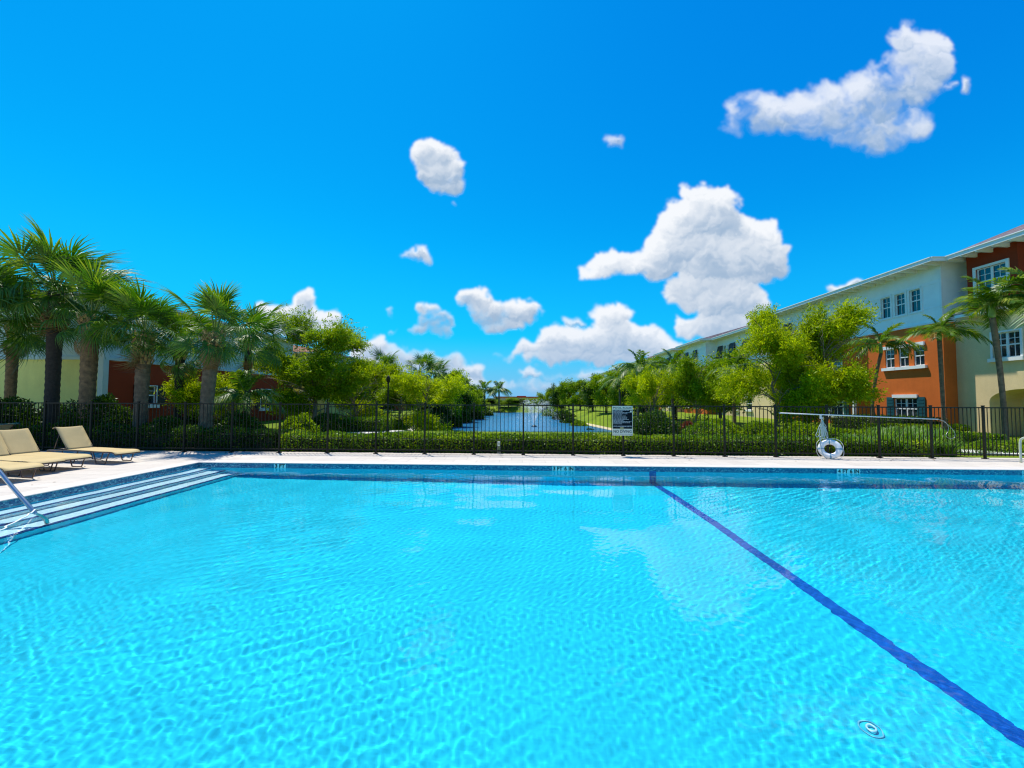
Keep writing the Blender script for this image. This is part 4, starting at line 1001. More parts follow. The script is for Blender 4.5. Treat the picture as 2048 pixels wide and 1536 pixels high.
def bush(name, label, cat, x, y, r, h, mt_, n, size, seed, group=None):
    rs = np.random.default_rng(seed); v = rnd_unit(rs, n); v[:, 2] = np.abs(v[:, 2]) * 1.0
    f = 1 + .13 * np.array([noise.noise(Vector((a * 2.2, b * 2.2, c * 2.2 + seed))) for a, b, c in v]) * 2; dep = 1 - np.abs(rs.normal(size=n)) * .10
    P = v * (f * dep)[:, None] * np.array([r, r, h]); P[:, 2] = np.maximum(P[:, 2], .02)
    V, F = leaf_quads(P, v * .6 + rs.normal(size=(n, 3)) * .7, size, .5, rs, .8)
    e = empty(name, (x, y, float(ground_h(np.array(x), np.array(y)))), 0, label, cat, group); link('foliage', np_mesh('foliage', V, F, M[mt_]), e)
    c = MB(); c.lathe([(r * .70 * math.cos(a), h * .72 * math.sin(a)) for a in np.linspace(0, 1.5, 6)], (0, 0, 0), 10); c.build('branches', M['core'], e); return e

hedge('clipped_hedge', 'long low clipped hedge running just behind the pool fence', 'hedge', [(-7.6, 8.9, 11.95, 12.7)], -.02, .50, 'hedge', 30000, .078, rs_=1)
hedge('clipped_hedge', 'shaded dark stretch of hedge behind the fence under the fan palms', 'hedge', [(-18, -7.7, 11.95, 12.8)], -.02, .62, 'dark', 15000, .085, rs_=2, wob=.12)  # shade under the palms put into the darker leaf colour
hedge('clipped_hedge', 'low hedge continuing behind the life ring', 'hedge', [(8.95, 12.2, 12.0, 12.7)], -.02, .44, 'hedge', 7000, .078, rs_=3)
hedge('box_hedge', 'box shaped hedge bed on the left lawn beside the lamp post', 'hedge', [(px_x(700, 20), px_x(774, 20), 19.2, 21.0)], -.02, .62, 'hedge', 8000, .085, rs_=4)
hedge('box_hedge', 'dark box hedge in front of the yellow arched porch', 'hedge', [(px_x(1888, 15.4), px_x(1972, 15.4), 14.8, 16.6)], -.02, .42, 'hedge', 7000, .075, rs_=5)
hedge('box_hedge', 'low hedge under the teal shuttered window', 'hedge', [(16.6, 20.9, 18.6, 19.4)], -.02, .50, 'green', 6000, .08, rs_=6)
hedge('box_hedge', 'low hedge behind the life ring, before the lime tree', 'hedge', [(px_x(1640, 15), px_x(1745, 15), 14.6, 15.4)], -.02, .50, 'green', 5000, .08, rs_=7)
hedge('box_hedge', 'tall dark hedge against the foot of the orange wall', 'hedge', [(19.5, 21.6, 20.2, 25.0)], -.02, .75, 'dark', 7000, .09, rs_=8)
for q in [  # name label px Y r h mat n size
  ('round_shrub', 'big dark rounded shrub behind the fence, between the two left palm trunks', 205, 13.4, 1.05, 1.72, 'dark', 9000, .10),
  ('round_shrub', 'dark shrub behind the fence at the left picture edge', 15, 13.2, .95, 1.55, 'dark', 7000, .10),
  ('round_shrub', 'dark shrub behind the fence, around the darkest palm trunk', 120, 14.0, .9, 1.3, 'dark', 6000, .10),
  ('round_shrub', 'low dark shrub at the foot of the crosshatched palm', 330, 13.3, .8, .95, 'dark', 5000, .10),
  ('round_shrub', 'dark glossy shrub right of the crosshatched palm', 480, 14.2, .9, 1.1, 'dark', 5000, .10),
  ('round_shrub', 'leafy shrub on the lawn left of the broad green tree', 600, 17.5, .8, .9, 'green', 5000, .09),
  ('round_shrub', 'dark shrub under the broad green tree', 655, 19.0, .9, .9, 'dark', 5000, .10),
  ('round_shrub', 'large black green shrub just right of the pool rules sign', 1308, 16.0, .95, 1.15, 'dark', 8000, .09),
  ('round_shrub', 'round red brown shrub on the right lawn', 1375, 19.5, .42, .62, 'redleaf', 3500, .06),
  ('round_shrub', 'bright clipped ball shrub by the right lake bank', 1203, 30, .75, .9, 'green', 3500, .11),
  ('round_shrub', 'leafy green shrub on the right lawn beyond the red one', 1440, 18.0, .95, .8, 'green', 6000, .09),
  ('round_shrub', 'dark shrub at the left lake bank', 885, 33, .9, 1.0, 'dark', 4000, .14),
  ('round_shrub', 'dark shrub overhanging the water at the left bank', 905, 40, 1.0, 1.3, 'dark', 4000, .16),
  ('round_shrub', 'low dark shrub beside the right lake bank', 1178, 37, 1.0, .8, 'dark', 3500, .15),
  ('round_shrub', 'dark shrub beside the right bank, farther out', 1140, 48, 1.3, 1.0, 'dark', 3500, .2),
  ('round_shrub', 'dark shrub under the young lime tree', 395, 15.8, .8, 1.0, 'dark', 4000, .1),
  ('round_shrub', 'green shrub at the foot of the large lime tree', 1600, 17.0, 1.0, .7, 'green', 5000, .09),
  ('round_shrub', 'small shrub under the tall lime tree by the porch post', 1520, 17.5, .8, .7, 'green', 4000, .09),
  ('round_shrub', 'dark shrub on the left bank below the second tree of the row', 925, 47, 1.0, 1.2, 'dark', 2500, .2),
  ('round_shrub', 'dark shrub far down the left bank', 950, 56, 1.3, 1.3, 'dark', 2500, .22),
  ('round_shrub', 'last dark shrub on the left bank before the far shore', 968, 68, 1.6, 1.5, 'dark', 2500, .26),
  ('round_shrub', 'low dark shrub at the left lake edge nearest the fence', 868, 29, .9, .7, 'dark', 3000, .13),
  ('round_shrub', 'green shrub behind the left edge of the pool rules sign', 1232, 29, 1.1, 1.0, 'green', 3500, .12),
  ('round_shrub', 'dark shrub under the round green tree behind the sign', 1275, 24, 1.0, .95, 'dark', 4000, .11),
  ('round_shrub', 'wide green shrub halfway down the right bank', 1158, 43, 1.3, 1.1, 'green', 3000, .17),
  ('round_shrub', 'dark shrub below the tree row, far down the right bank', 1128, 56, 1.6, 1.3, 'dark', 3000, .22),
  ('round_shrub', 'green shrub near the far right corner of the lake', 1106, 68, 1.8, 1.4, 'green', 3000, .26),
  ('round_shrub', 'yellow green bushy shrub on the lawn right of the red shrub', 1410, 16.5, .9, .75, 'hedge', 4500, .09),
  ('round_shrub', 'leafy mound right of the concrete path', 1990, 13.6, .7, .35, 'hedge', 3500, .07),
  ]:
    bush(q[0], q[1], 'shrub', px_x(q[2], q[3]), q[3], q[4], q[5], q[6], q[7], q[8], hash(q[1]) % 1 + int(q[2]), 'shrubs around the lawns')

# ornamental grass behind the fence on the right
def grass_tuft(seed, n, h, r, w):
    rs = np.random.default_rng(seed); V = []; F = []
    for k in range(n):
        a = rs.uniform(0, 6.283); q = rs.random() ** .6; b = np.array([math.cos(a) * q * r * .35, math.sin(a) * q * r * .35, 0]); o = np.array([math.cos(a), math.sin(a), 0]); H = h * rs.uniform(.6, 1.1); out = r * q * rs.uniform(.6, 1.2)
        s = np.array([-math.sin(a), math.cos(a), 0]) * w; 
        P = [b, b + o * out * .3 + [0, 0, H * .55], b + o * out * .75 + [0, 0, H * .95], b + o * out * 1.25 + [0, 0, H * (1 - .35 * q)]]
        i = len(V)
        for p, ww in zip(P, (.8, 1, .7, .1)): V += [p - s * ww, p + s * ww]
        F += [(i, i + 1, i + 3, i + 2), (i + 2, i + 3, i + 5, i + 4), (i + 4, i + 5, i + 7, i + 6)]
    return np_mesh('leaves', np.array(V), F, M['blade'])
tufts = [grass_tuft(s, 150, h, r, .011) for s, h, r in ((1, .62, .42), (2, .85, .45), (3, .50, .40))]
for k, (px, Y, m) in enumerate(((1725, 12.25, 0), (1757, 12.5, 1), (1790, 12.2, 2), (1818, 12.6, 1), (1846, 12.25, 0), (1872, 12.5, 1), (1893, 12.2, 2), (1775, 13.2, 1), (1835, 13.3, 1), (1705, 13.0, 0), (1860, 13.4, 0), (1742, 13.5, 2))):
    e = empty('ornamental_grass', (px_x(px, Y), Y, -.03), k * 1.1, 'tuft of long grassy leaves behind the fence right of the life ring', 'grass tuft', 'ornamental grass tufts behind the fence'); link('leaves', tufts[m], e)
# lawn grass blades near the fence
def lawn_blades():
    rs = np.random.default_rng(9); n = 52000; x = rs.uniform(-12, 24, n); y = 12.8 + rs.random(n) ** 1.6 * 12
    P = np.stack([x, y, ground_h(x, y)], 1); D = np.stack([rs.normal(size=n) * .35, rs.normal(size=n) * .35, np.ones(n)], 1); V, F = leaf_quads(P, D, .085, .16, rs, 1.0)
    tag(link('lawn_grass', np_mesh('lawn_grass', V, F, M['blade'])), 'short bright green lawn grass beyond the pool fence', 'grass', kind='stuff')
lawn_blades()

# ---- palms
def fan_frond(seed, Lp, Lb, droop, nseg=34, wide=2.35, tipdroop=.5, curve=.25):
    rs = np.random.default_rng(seed); V = []; F = []; mi = []
    # petiole as a three sided stalk curving down
    pts = [Vector((Lp * t, 0, -curve * Lp * t * t)) for t in (0, .33, .66, 1.0)]; t_end = (pts[-1] - pts[-2]).normalized(); hub = pts[-1]
    for i, p in enumerate(pts):
        w = .022 - .008 * i / 3
        V += [tuple(p + Vector((0, w, .006))), tuple(p + Vector((0, -w, .006))), tuple(p + Vector((0, 0, -w)))]
    for i in range(3):
        for k in range(3): F.append((i * 3 + k, i * 3 + (k + 1) % 3, i * 3 + 3 + (k + 1) % 3, i * 3 + 3 + k)); mi.append(1)
    X = t_end; Y = Vector((0, 1, 0)); Z = X.cross(Y); Z = -Z if Z.z < 0 else Z
    for s in range(nseg):
        f = (s + .5) / nseg * 2 - 1; a = f * wide + rs.normal() * .035; L = Lb * (1 - .32 * abs(f) ** 1.5) * rs.uniform(.88, 1.08)
        o = hub + X * (.26 * Lb * (1 - abs(f)) )       # costa
        d = (X * math.cos(a) + Y * math.sin(a)); fold = .25 * math.sin(abs(a)) ; side = (Y * math.cos(a) - X * math.sin(a))
        td = tipdroop * rs.uniform(.7, 1.5); wind = rs.uniform(.0, .10)
        secs = []
        for q, w in ((.04, .009), (.36, .021), (.68, .014), (1.0, .001)):
            p = o + d * L * (q - .10 * q ** 3 * td) + Z * (fold * L * q * .5 - td * L * max(0, q - .3) ** 1.6 - droop * L * q * q * .5) + side * (wind * q * q * L) 
            secs.append((p - side * w, p + Z * (-w * .7), p + side * w))
        b = len(V)
        for c in secs: V += [tuple(q) for q in c]
        for i in range(3):
            for k in range(2): F.append((b + i * 3 + k, b + i * 3 + k + 1, b + i * 3 + 4 + k, b + i * 3 + 3 + k)); mi.append(0)
    return np_mesh('frond', V, F, [M['fan'], M['petiole']], mi)
FR = {'up': [fan_frond(1, .85, .88, .05, tipdroop=.5, curve=.02, wide=2.0), fan_frond(2, .80, .92, .10, tipdroop=.6, curve=.06, wide=2.2), fan_frond(7, .9, .8, .05, tipdroop=.4, curve=.0, wide=1.7)],
      'mid': [fan_frond(3, 1.0, .95, .2, tipdroop=.95, curve=.18), fan_frond(4, .95, .90, .25, tipdroop=1.1, curve=.24), fan_frond(8, 1.05, .85, .15, tipdroop=.8, curve=.15, wide=2.6)],
      'low': [fan_frond(5, .95, .92, .45, tipdroop=1.0, curve=.38), fan_frond(6, 1.0, .85, .5, tipdroop=1.25, curve=.5, wide=2.1), fan_frond(9, .9, .9, .35, tipdroop=.9, curve=.3)]}
FD = []
for q in FR['low'][:2]:
    q = q.copy(); q.materials[0] = M['fandead']; q.materials[1] = M['boot']; FD.append(q)
def orient(d, roll):
    d = Vector(d).normalized(); up = Vector((0, 0, 1)); y = up.cross(d)
    if y.length < .05: y = Vector((0, 1, 0))
    y.normalize(); z = d.cross(y); m = Matrix((d, y, z)).transposed(); return (m @ Matrix.Rotation(roll, 3, 'X')).to_euler()
def palm_trunk(seed, H, r, lean, boots, mat_, rough=.05):
    rs = np.random.default_rng(seed); n = int(H / .11); P = []; Rd = []
    for k in range(n + 1):
        q = k / n; P.append(Vector((lean[0] * q * q, lean[1] * q * q, q * H))); f = 1 + .22 * math.exp(-q * 12) - .05 * math.sin(q * 5)
        Rd.append(r * f * (1 + rough * (1 if k % 2 else -1) * rs.uniform(.3, 1)))
    b = MB(); b.tube(P, Rd, 14); tr = b.mesh('trunk', M[mat_])
    bo = None
    if boots:
        b = MB(); zb = H - boots
        k = 0; z = zb
        while z < H + .05:
            for j in range(7):
                a = j * 6.283 / 7 + (k % 2) * .45 + rs.normal() * .05; q = min(1, z / H); c = Vector((lean[0] * q * q, lean[1] * q * q, z)); rr = r * (1.02 + .30 * (z - zb) / boots)
                o = Vector((math.cos(a), math.sin(a), 0)); s = Vector((-math.sin(a), math.cos(a), 0)); w = r * .36; L = .20
                dr = s * (.5 if j % 2 else -.5) * w
                V = [c + o * rr - s * w, c + o * rr + s * w, c + o * (rr + .035), c + o * (rr + .055) + dr - s * w * .35 + Vector((0, 0, L)), c + o * (rr + .055) + dr + s * w * .35 + Vector((0, 0, L)), c + o * (rr + .105) + dr + Vector((0, 0, L * .95))]
                b.add(V, [(0, 2, 5, 3), (2, 1, 4, 5), (3, 5, 4), (0, 3, 4, 1)])
            z += .12; k += 1
        bo = b.mesh('leaf_bases', M['boot'])
    return tr, bo
def fan_palm(label, px, Y, z_crown, r, n, boots, seed, mat_='palm_trunk', lean=(0, 0), scale=1.0, windk=.50, base_px=None):
    rs = np.random.default_rng(seed); x = px_x(px, Y); g = float(ground_h(np.array(x), np.array(Y))); H = z_crown - g
    e = empty('fan_palm', (x, Y, g), 0, label, 'palm tree', 'fan palms behind the fence on the left')
    tr, bo = palm_trunk(seed, H, r, lean, boots, mat_); link('trunk', tr, e)
    if bo: o = link('leaf_bases', bo, e); o['kind'] = 'stuff'
    for k in range(3 if boots else 5):      # dead fronds hanging against the trunk
        az = rs.uniform(0, 6.283); d = Vector((math.cos(az), math.sin(az), -1.9)); o = link('dead_frond', FD[k % 2], e, (lean[0] + math.cos(az) * r * .9, lean[1] + math.sin(az) * r * .9, H - .25), orient(d, rs.normal() * .3), scale * rs.uniform(.5, .68))
    for k in range(n):
        q = (k + .5) / n; az = k * 2.39996 + rs.normal() * .25; el = 1.38 - q * 1.78 + rs.normal() * .08
        d = Vector((math.cos(az) * math.cos(el), math.sin(az) * math.cos(el), math.sin(el))) + WIND * windk * (.5 + .5 * math.cos(el))
        kind = 'up' if q < .40 else 'mid' if q < .72 else 'low'; ks = {'up': 1.12, 'mid': .86, 'low': .72}[kind]
        o = link('frond', FR[kind][rs.integers(3)], e, (lean[0] + d.x * r * .6, lean[1] + d.y * r * .6, H - .02 - q * .22 + .1), orient(d, rs.normal() * .55 + (.35 if d.y > 0 else -.35) * .4), scale * ks * rs.uniform(.72, 1.18))
    return e
def zc(px, py, Y): return onY(px, py, Y).z
fan_palm('tallest fan palm, dark rough trunk, windblown crown highest at far left', 104, 13.3, zc(100, 585, 13.3), .20, 42, 0, 11, 'bark_dark', (-.05, 0), 1.12, .38)
fan_palm('fan palm with a thick smooth brown trunk in front of the olive wall', 174, 12.9, zc(174, 640, 12.9), .215, 33, .35, 12, 'palm_trunk', (.02, 0), .92)
fan_palm('fan palm with crosshatched leaf bases in front of the dark red wall', 282, 13.1, zc(285, 672, 13.1), .20, 33, 1.0, 13, 'palm_trunk_grey', (.04, 0), .90)
fan_palm('rightmost big fan palm, brown crosshatched neck over a leaning trunk', 412, 12.9, zc(427, 672, 12.9), .20, 32, .95, 14, 'palm_trunk_grey', (.22, 0), .90)
fan_palm('slim dark fan palm standing just behind the rightmost big one', 494, 16.2, zc(494, 690, 16.2), .12, 24, .25, 15, 'bark_dark', (0, 0), 1.0)
fan_palm('dark fan palm half hidden between the two crosshatched ones', 357, 15.4, zc(357, 700, 15.4), .15, 24, .4, 16, 'bark_dark', (0, 0), .95)
fan_palm('fan palm at the left picture edge with only its fronds in view', -62, 12.6, zc(-60, 640, 12.6), .2, 34, .5, 17, 'palm_trunk', (0, 0), 1.15)
fan_palm('fan palm behind the left edge palms, in front of the olive wall', 20, 15.2, zc(20, 650, 15.2), .17, 28, .4, 18, 'palm_trunk', (0, 0), 1.1)
fan_palm('small far fan palm rising above the trees left of the lamp post', 762, 33, zc(762, 742, 33), .16, 22, 0, 19, 'bark_dark', (0, 0), 1.0)
fan_palm('far fan palm above the bright green lawn tree', 838, 34, zc(838, 742, 34), .16, 22, 0, 20, 'bark_dark', (0, 0), 1.1)
fan_palm('fan palm showing over the right shoulder of the lawn tree', 870, 36, zc(872, 752, 36), .16, 20, 0, 21, 'bark_dark', (0, 0), 1.0)

def feather_frond(seed, L, rise, fall, nl=32, ll=.52, w=.033, vee=.5, hang=.5):
    rs = np.random.default_rng(seed); V = []; F = []; mi = []
    def P(t): return Vector((L * (t - .10 * t * t), 0, rise * L * t - fall * L * t * t))
    n = 8
    for i in range(n + 1):
        p = P(i / n); q = .016 * (1 - .8 * i / n) + .002; V += [tuple(p + Vector((0, q, 0))), tuple(p + Vector((0, -q, 0))), tuple(p + Vector((0, 0, -q)))]
    for i in range(n):
        for k in range(3): F.append((i * 3 + k, i * 3 + (k + 1) % 3, i * 3 + 3 + (k + 1) % 3, i * 3 + 3 + k)); mi.append(1)
    for s in range(nl):
        t = .14 + .86 * (s + .5) / nl; p = P(t); T = (P(min(1, t + .02)) - P(t - .02)).normalized()
        for sg in (-1, 1):
            l = ll * math.sin(math.pi * (.12 + .80 * t)) ** .7 * rs.uniform(.85, 1.1); N = T.cross(Vector((0, 1, 0))); N = -N if N.z < 0 else N
            v = vee + rs.normal() * .18; d = (T * .62 + Vector((0, sg, 0)) * math.cos(v) + N * math.sin(v)).normalized(); sd = T
            b = len(V)
            for q, ww in ((0, .4), (.45, 1.0), (1.0, .12)):
                c = p + d * l * q + Vector((0, 0, -hang * l * q * q)); V += [tuple(c - sd * w * ww), tuple(c + sd * w * ww)]
            F += [(b, b + 1, b + 3, b + 2), (b + 2, b + 3, b + 5, b + 4)]; mi += [0, 0]
    return np_mesh('frond', V, F, [M['feather'], M['petiole']], mi)
FF = [feather_frond(1, 1.75, .55, .75), feather_frond(2, 1.6, .4, .85, vee=.3, hang=.7), feather_frond(3, 1.8, .3, .9, vee=.2, hang=.9), feather_frond(4, 1.5, .75, .5, vee=.6)]
M['shaft'] = simple('crown_shaft', (.20, .32, .06), .4, .1, 5)
def feather_palm(label, px, Y, z_crown, r, n, seed, scale=1.0, windk=.15, mat_='palm_trunk_grey', group='feather palms around the lake', lean=(0, 0)):
    rs = np.random.default_rng(seed); x = px_x(px, Y); g = float(ground_h(np.array(x), np.array(Y))); H = z_crown - g - .35 * scale
    e = empty('feather_palm', (x, Y, g), 0, label, 'palm tree', group)
    tr, _ = palm_trunk(seed, H, r, lean, 0, mat_, .03); link('trunk', tr, e)
    b = MB(); b.lathe([(r * .95, H - .02), (r * 1.25, H + .12), (r * .8, H + .5 * scale), (r * .3, H + .6 * scale)], (lean[0], lean[1], 0), 10); b.build('crown_shaft', M['shaft'], e)
    for k in range(n):
        az = k * 2.39996 + rs.normal() * .2; q = (k + .5) / n; el = 1.1 - 1.15 * q
        d = Vector((math.cos(az) * math.cos(el), math.sin(az) * math.cos(el), math.sin(el) * .55)) + WIND * windk
        link('frond', FF[3 if q < .2 else int(rs.integers(3))], e, (lean[0], lean[1], H + .42 * scale), orient(d, rs.normal() * .25), scale * rs.uniform(.85, 1.08))
    return e
feather_palm('slim trunked palm standing before the orange wall corner', 1886, 17.4, zc(1889, 668, 17.4), .075, 16, 31, .84, lean=(-.05, 0))
feather_palm('palm with drooping yellow green fronds in front of the yellow wall', 2008, 15.6, zc(1990, 618, 15.6), .085, 17, 32, 1.0, lean=(-.3, 0))
feather_palm('palm crown showing at the right picture edge above the yellow wall', 2085, 15.0, zc(2085, 600, 15.0), .085, 14, 33, 1.15)
feather_palm('palm half hidden behind the lime tree, left of the orange windows', 1742, 21.0, zc(1768, 694, 21.0), .07, 14, 34, 1.0, lean=(.6, 0))
feather_palm('small arching palm between the lime tree and the slender green tree', 1468, 25, zc(1468, 742, 25), .09, 14, 35, 1.15)
feather_palm('palm with arching fronds behind the round green tree', 1345, 28, zc(1345, 738, 28), .09, 14, 36, 1.2)
feather_palm('palm with a spear leaf above the round green tree', 1276, 30, zc(1276, 738, 30), .1, 14, 37, 1.25)
feather_palm('palm in the shade of the right bank tree row', 1240, 40, zc(1240, 762, 40), .11, 13, 38, 1.3)
feather_palm('small palm among the shrubs right of the rightmost big fan palm', 493, 15.0, zc(490, 795, 15.0), .06, 13, 39, .85)
feather_palm('left one of the pair of royal palms across the lake', 969, 86, zc(970, 782, 86), .17, 15, 40, 1.75, .1, group='pair of royal palms across the lake')
feather_palm('right one of the pair of royal palms across the lake', 998, 85, zc(999, 782, 85), .17, 15, 41, 1.85, .1, group='pair of royal palms across the lake')

# ================================================================ furniture and small things
def m_sling():
    t = MT('sling_fabric'); c = t.coord('Object'); w = t.noise(t.coord('Object', (1, 1, 1)), 220, 2, .5); b = t.noise(c, 2.5, 4, .6)
    q = t.n('ShaderNodeVectorMath', operation='SCALE'); q.inputs[0].default_value = (.60, .46, .22); t.L.new(t.math('MULTIPLY', t.rng(w, .3, .7, .9, 1.08), t.rng(b, .3, .7, .93, 1.06)), q.inputs['Scale'])
    t.set(q.outputs[0], .7, spec=.2, normal=t.bump(w, .2, .002))
    tr = t.n('ShaderNodeBsdfTranslucent'); t.L.new(q.outputs[0], tr.inputs[0]); mx = t.n('ShaderNodeMixShader'); mx.inputs[0].default_value = .18
    t.L.new(t.p.outputs[0], mx.inputs[1]); t.L.new(tr.outputs[0], mx.inputs[2]); t.L.new(mx.outputs[0], t.out.inputs[0]); return t.m
M['sling'] = m_sling(); M['frame'] = simple('bronze_tube', (.085, .05, .035), .35, .1, 5, spec=.6)
def lounger():
    e = empty('sun_lounger'); W = .265; hx = -.50; zs = .31; ang = R(52); Lb = .70
    f = MB()
    for s in (-1, 1):       # side rails with rolled foot end
        f.tube(smooth_path([(-1.16, s * W, zs - .05), (-1.10, s * W, zs - .005), (-.5, s * W, zs), (.45, s * W, zs - .015), (.85, s * W, zs - .015), (.98, s * W, zs - .035), (1.03, s * W, zs - .075)], 3), .0135, 7)
    f.tube([(1.03, -W, zs - .075), (1.03, W, zs - .075)], .0135, 7); f.tube([(-1.16, -W, zs - .05), (-1.16, W, zs - .05)], .0135, 7); f.tube([(hx, -W, zs), (hx, W, zs)], .012, 7); f.tube([(.3, -W, zs - .03), (.3, W, zs - .03)], .01, 6)
    f.build('frame', M['frame'], e)
    g = MB(); bx, bz = hx - math.cos(ang) * Lb, zs + math.sin(ang) * Lb
    for s in (-1, 1): g.tube(smooth_path([(hx, s * (W - .012), zs), (hx + (bx - hx) * .5, s * (W - .012), zs + (bz - zs) * .5), (bx + .02, s * (W - .012), bz - .01), (bx - .05, s * (W - .012), bz + .012), (bx - .10, s * (W - .02), bz - .012)], 3), .0125, 7)
    g.tube([(bx - .10, -W + .02, bz - .012), (bx - .10, W - .02, bz - .012)], .0125, 7); g.build('back_frame', M['frame'], e)
    g = MB(); g.tube([(hx - .33, -W + .03, zs + .44), (hx - .50, -W + .03, zs + .0)], .009, 6); g.tube([(hx - .33, W - .03, zs + .44), (hx - .50, W - .03, zs)], .009, 6); g.tube([(hx - .5, -W + .03, zs), (hx - .5, W - .03, zs)], .009, 6); g.build('back_support', M['frame'], e)
    def sheet(name, path, w, th=.006):
        P = smooth_path(path, 4); V = []; F = []; n = len(P); ny = 6
        for i, p in enumerate(P):
            for j in range(ny + 1):
                y = -w + 2 * w * j / ny; sag = -.018 * (1 - (y / w) ** 2) * math.sin(math.pi * i / (n - 1)); V.append((p.x, y, p.z + sag))
        for i in range(n - 1):
            for j in range(ny): a = i * (ny + 1) + j; F.append((a, a + 1, a + ny + 2, a + ny + 1))
        o = link(name, np_mesh(name, V, F, M['sling'], smooth=True), e); md = o.modifiers.new('t', 'SOLIDIFY'); md.thickness = th; return o
    sheet('seat', [(hx + .01, 0, zs + .014), (-.1, 0, zs + .012), (.5, 0, zs + .0), (.85, 0, zs + .002), (.98, 0, zs - .016), (1.035, 0, zs - .06)], W + .012)
    sheet('backrest', [(hx, 0, zs + .014), (hx + (bx - hx) * .5 + .01, 0, zs + (bz - zs) * .5 + .01), (bx + .03, 0, bz + .0), (bx - .02, 0, bz + .026), (bx - .07, 0, bz + .020), (bx - .115, 0, bz - .018)], W)
    for s in (-1, 1):
        for x0 in (.58, -.42):
            l = MB(); l.tube(smooth_path([(x0 - .24, s * (W + .012), zs - .02), (x0 - .19, s * (W + .012), zs - .12), (x0 - .13, s * (W + .012), .035), (x0 - .09, s * (W + .012), .013), (x0 + .13, s * (W + .012), .013), (x0 + .17, s * (W + .012), .035), (x0 + .23, s * (W + .012), zs - .12), (x0 + .28, s * (W + .012), zs - .02)], 3), .012, 7)
            l.build('leg', M['frame'], e)
    return e
L0 = lounger()
def place(px, py, a):      # from the photo pixel where the near foot leg touches the deck
    p = onZ(px, py, 0); return (p.x - .60 * math.cos(a) - .277 * math.sin(a), p.y - .60 * math.sin(a) + .277 * math.cos(a))
spots = [(place(201, 928.6, R(-9)), R(-9), 'tan sling sun lounger nearest the fence, dappled shadow on its backrest'), (place(90, 942.5, R(-8)), R(-8), 'tan sling sun lounger in the middle of the row, backrest in full sun'),
         (place(27, 952.5, R(-8)), R(-8), 'third tan lounger, only its foot end in view at left'), (place(-28, 968, R(-8)), R(-8), 'front lounger of the row, its leg just in view at left picture edge'),
         ((-16.1, 10.85), R(186), 'tan lounger turned away, only the back of its backrest showing')]
for i, ((x, y), a, lb) in enumerate(spots):
    o = L0 if i == 0 else copy_tree(L0)
    o.location = (x, y, 0); o.rotation_euler = (0, 0, a); tag(o, lb, 'sun lounger', 'tan sling sun loungers')

# life ring leaning on the fence
lr = empty('life_ring', (0, 0, 0), 0, 'white life ring leaning against the fence on the deck', 'life ring')
c = onY(1658, 894, 11.30); lr.location = (c.x, 11.27, .325); lr.rotation_euler = (R(76), R(20), R(-40)); lr.scale = (.86, .86, .86); lr.location.z = .285
b = MB(); Rm, rr = .235, .088; n, k = 40, 14; V = []; F = []
for i in range(n):
    a = 6.28319 * i / n
    for j in range(k):
        t = 6.28319 * j / k; V.append(((Rm + rr * math.cos(t)) * math.cos(a), (Rm + rr * math.cos(t)) * math.sin(a), rr * .72 * math.sin(t))); F.append((i * k + j, i * k + (j + 1) % k, ((i + 1) % n) * k + (j + 1) % k, ((i + 1) % n) * k + j))
b.add(V, F, 0, True); b.build('ring', M['white'], lr)
M['strap'] = simple('blue_grey_strap', (.16, .30, .38), .7, .1)
for q in range(4):
    b = MB(); a0 = .4 + q * math.pi / 2; V = []; F = []
    for i in range(4):
        a = a0 + (i - 1.5) * .055
        for j in range(k): t = 6.28319 * j / k; V.append(((Rm + (rr + .004) * math.cos(t)) * math.cos(a), (Rm + (rr + .004) * math.cos(t)) * math.sin(a), (rr * .72 + .004) * math.sin(t)))
    for i in range(3):
        for j in range(k): F.append((i * k + j, i * k + (j + 1) % k, (i + 1) * k + (j + 1) % k, (i + 1) * k + j))
    b.add(V, F, 0, True); b.build('strap', M['strap'], lr)
b = MB(); pr = []
for i in range(49): a = 6.28319 * i / 48; w = abs(math.sin(2 * (a - .4))); pr.append(((Rm + rr + .012 + .05 * w) * math.cos(a), (Rm + rr + .012 + .05 * w) * math.sin(a), -.01 * w))
b.tube(pr, .006, 6); b.build('grab_line', M['white'], lr)
# bundle of rope hanging from a hook on the fence
M['rope'] = simple('pale_rope', (.50, .56, .50), .8, .1, 40)
hk = onY(1643, 838, 11.46); rp = empty('rope_bundle', (hk.x, 11.46, hk.z), 0, 'looped white throwing rope hanging from a hook above the life ring', 'rope')
rs = np.random.default_rng(4)
for i in range(7):
    dx = (-.075, -.05, -.02, .0, .025, .045, .085)[i]; dl = (.62, .30, .52, .58, .50, .42, .55)[i]
    b = MB(); b.tube(smooth_path([(0, 0, 0), (dx * .35, -.01, -.14), (dx * 1.1, -.015, -dl * .65), (dx * 1.2 + .02, -.02, -dl), (dx * 1.2 + .05, -.02, -dl * .9), (dx * .9 + .03, -.02, -dl * .55), (.012, -.01, -.12), (.004, 0, -.02)], 5), .0085, 6); b.build('loop', M['rope'], rp)
b = MB(); b.tube(smooth_path([(-.01, -.01, -.10), (-.09, -.02, -.22), (-.14, -.02, -.36), (-.19, -.02, -.47), (-.15, -.025, -.52), (-.08, -.02, -.44), (-.10, -.02, -.38)], 5), .008, 6); b.build('loop', M['rope'], rp)
b = MB(); b.tube(smooth_path([(.02, -.01, -.10), (.08, -.02, -.16), (.11, -.02, -.24), (.07, -.02, -.29), (.04, -.02, -.27)], 5), .008, 6); b.build('loop', M['rope'], rp)
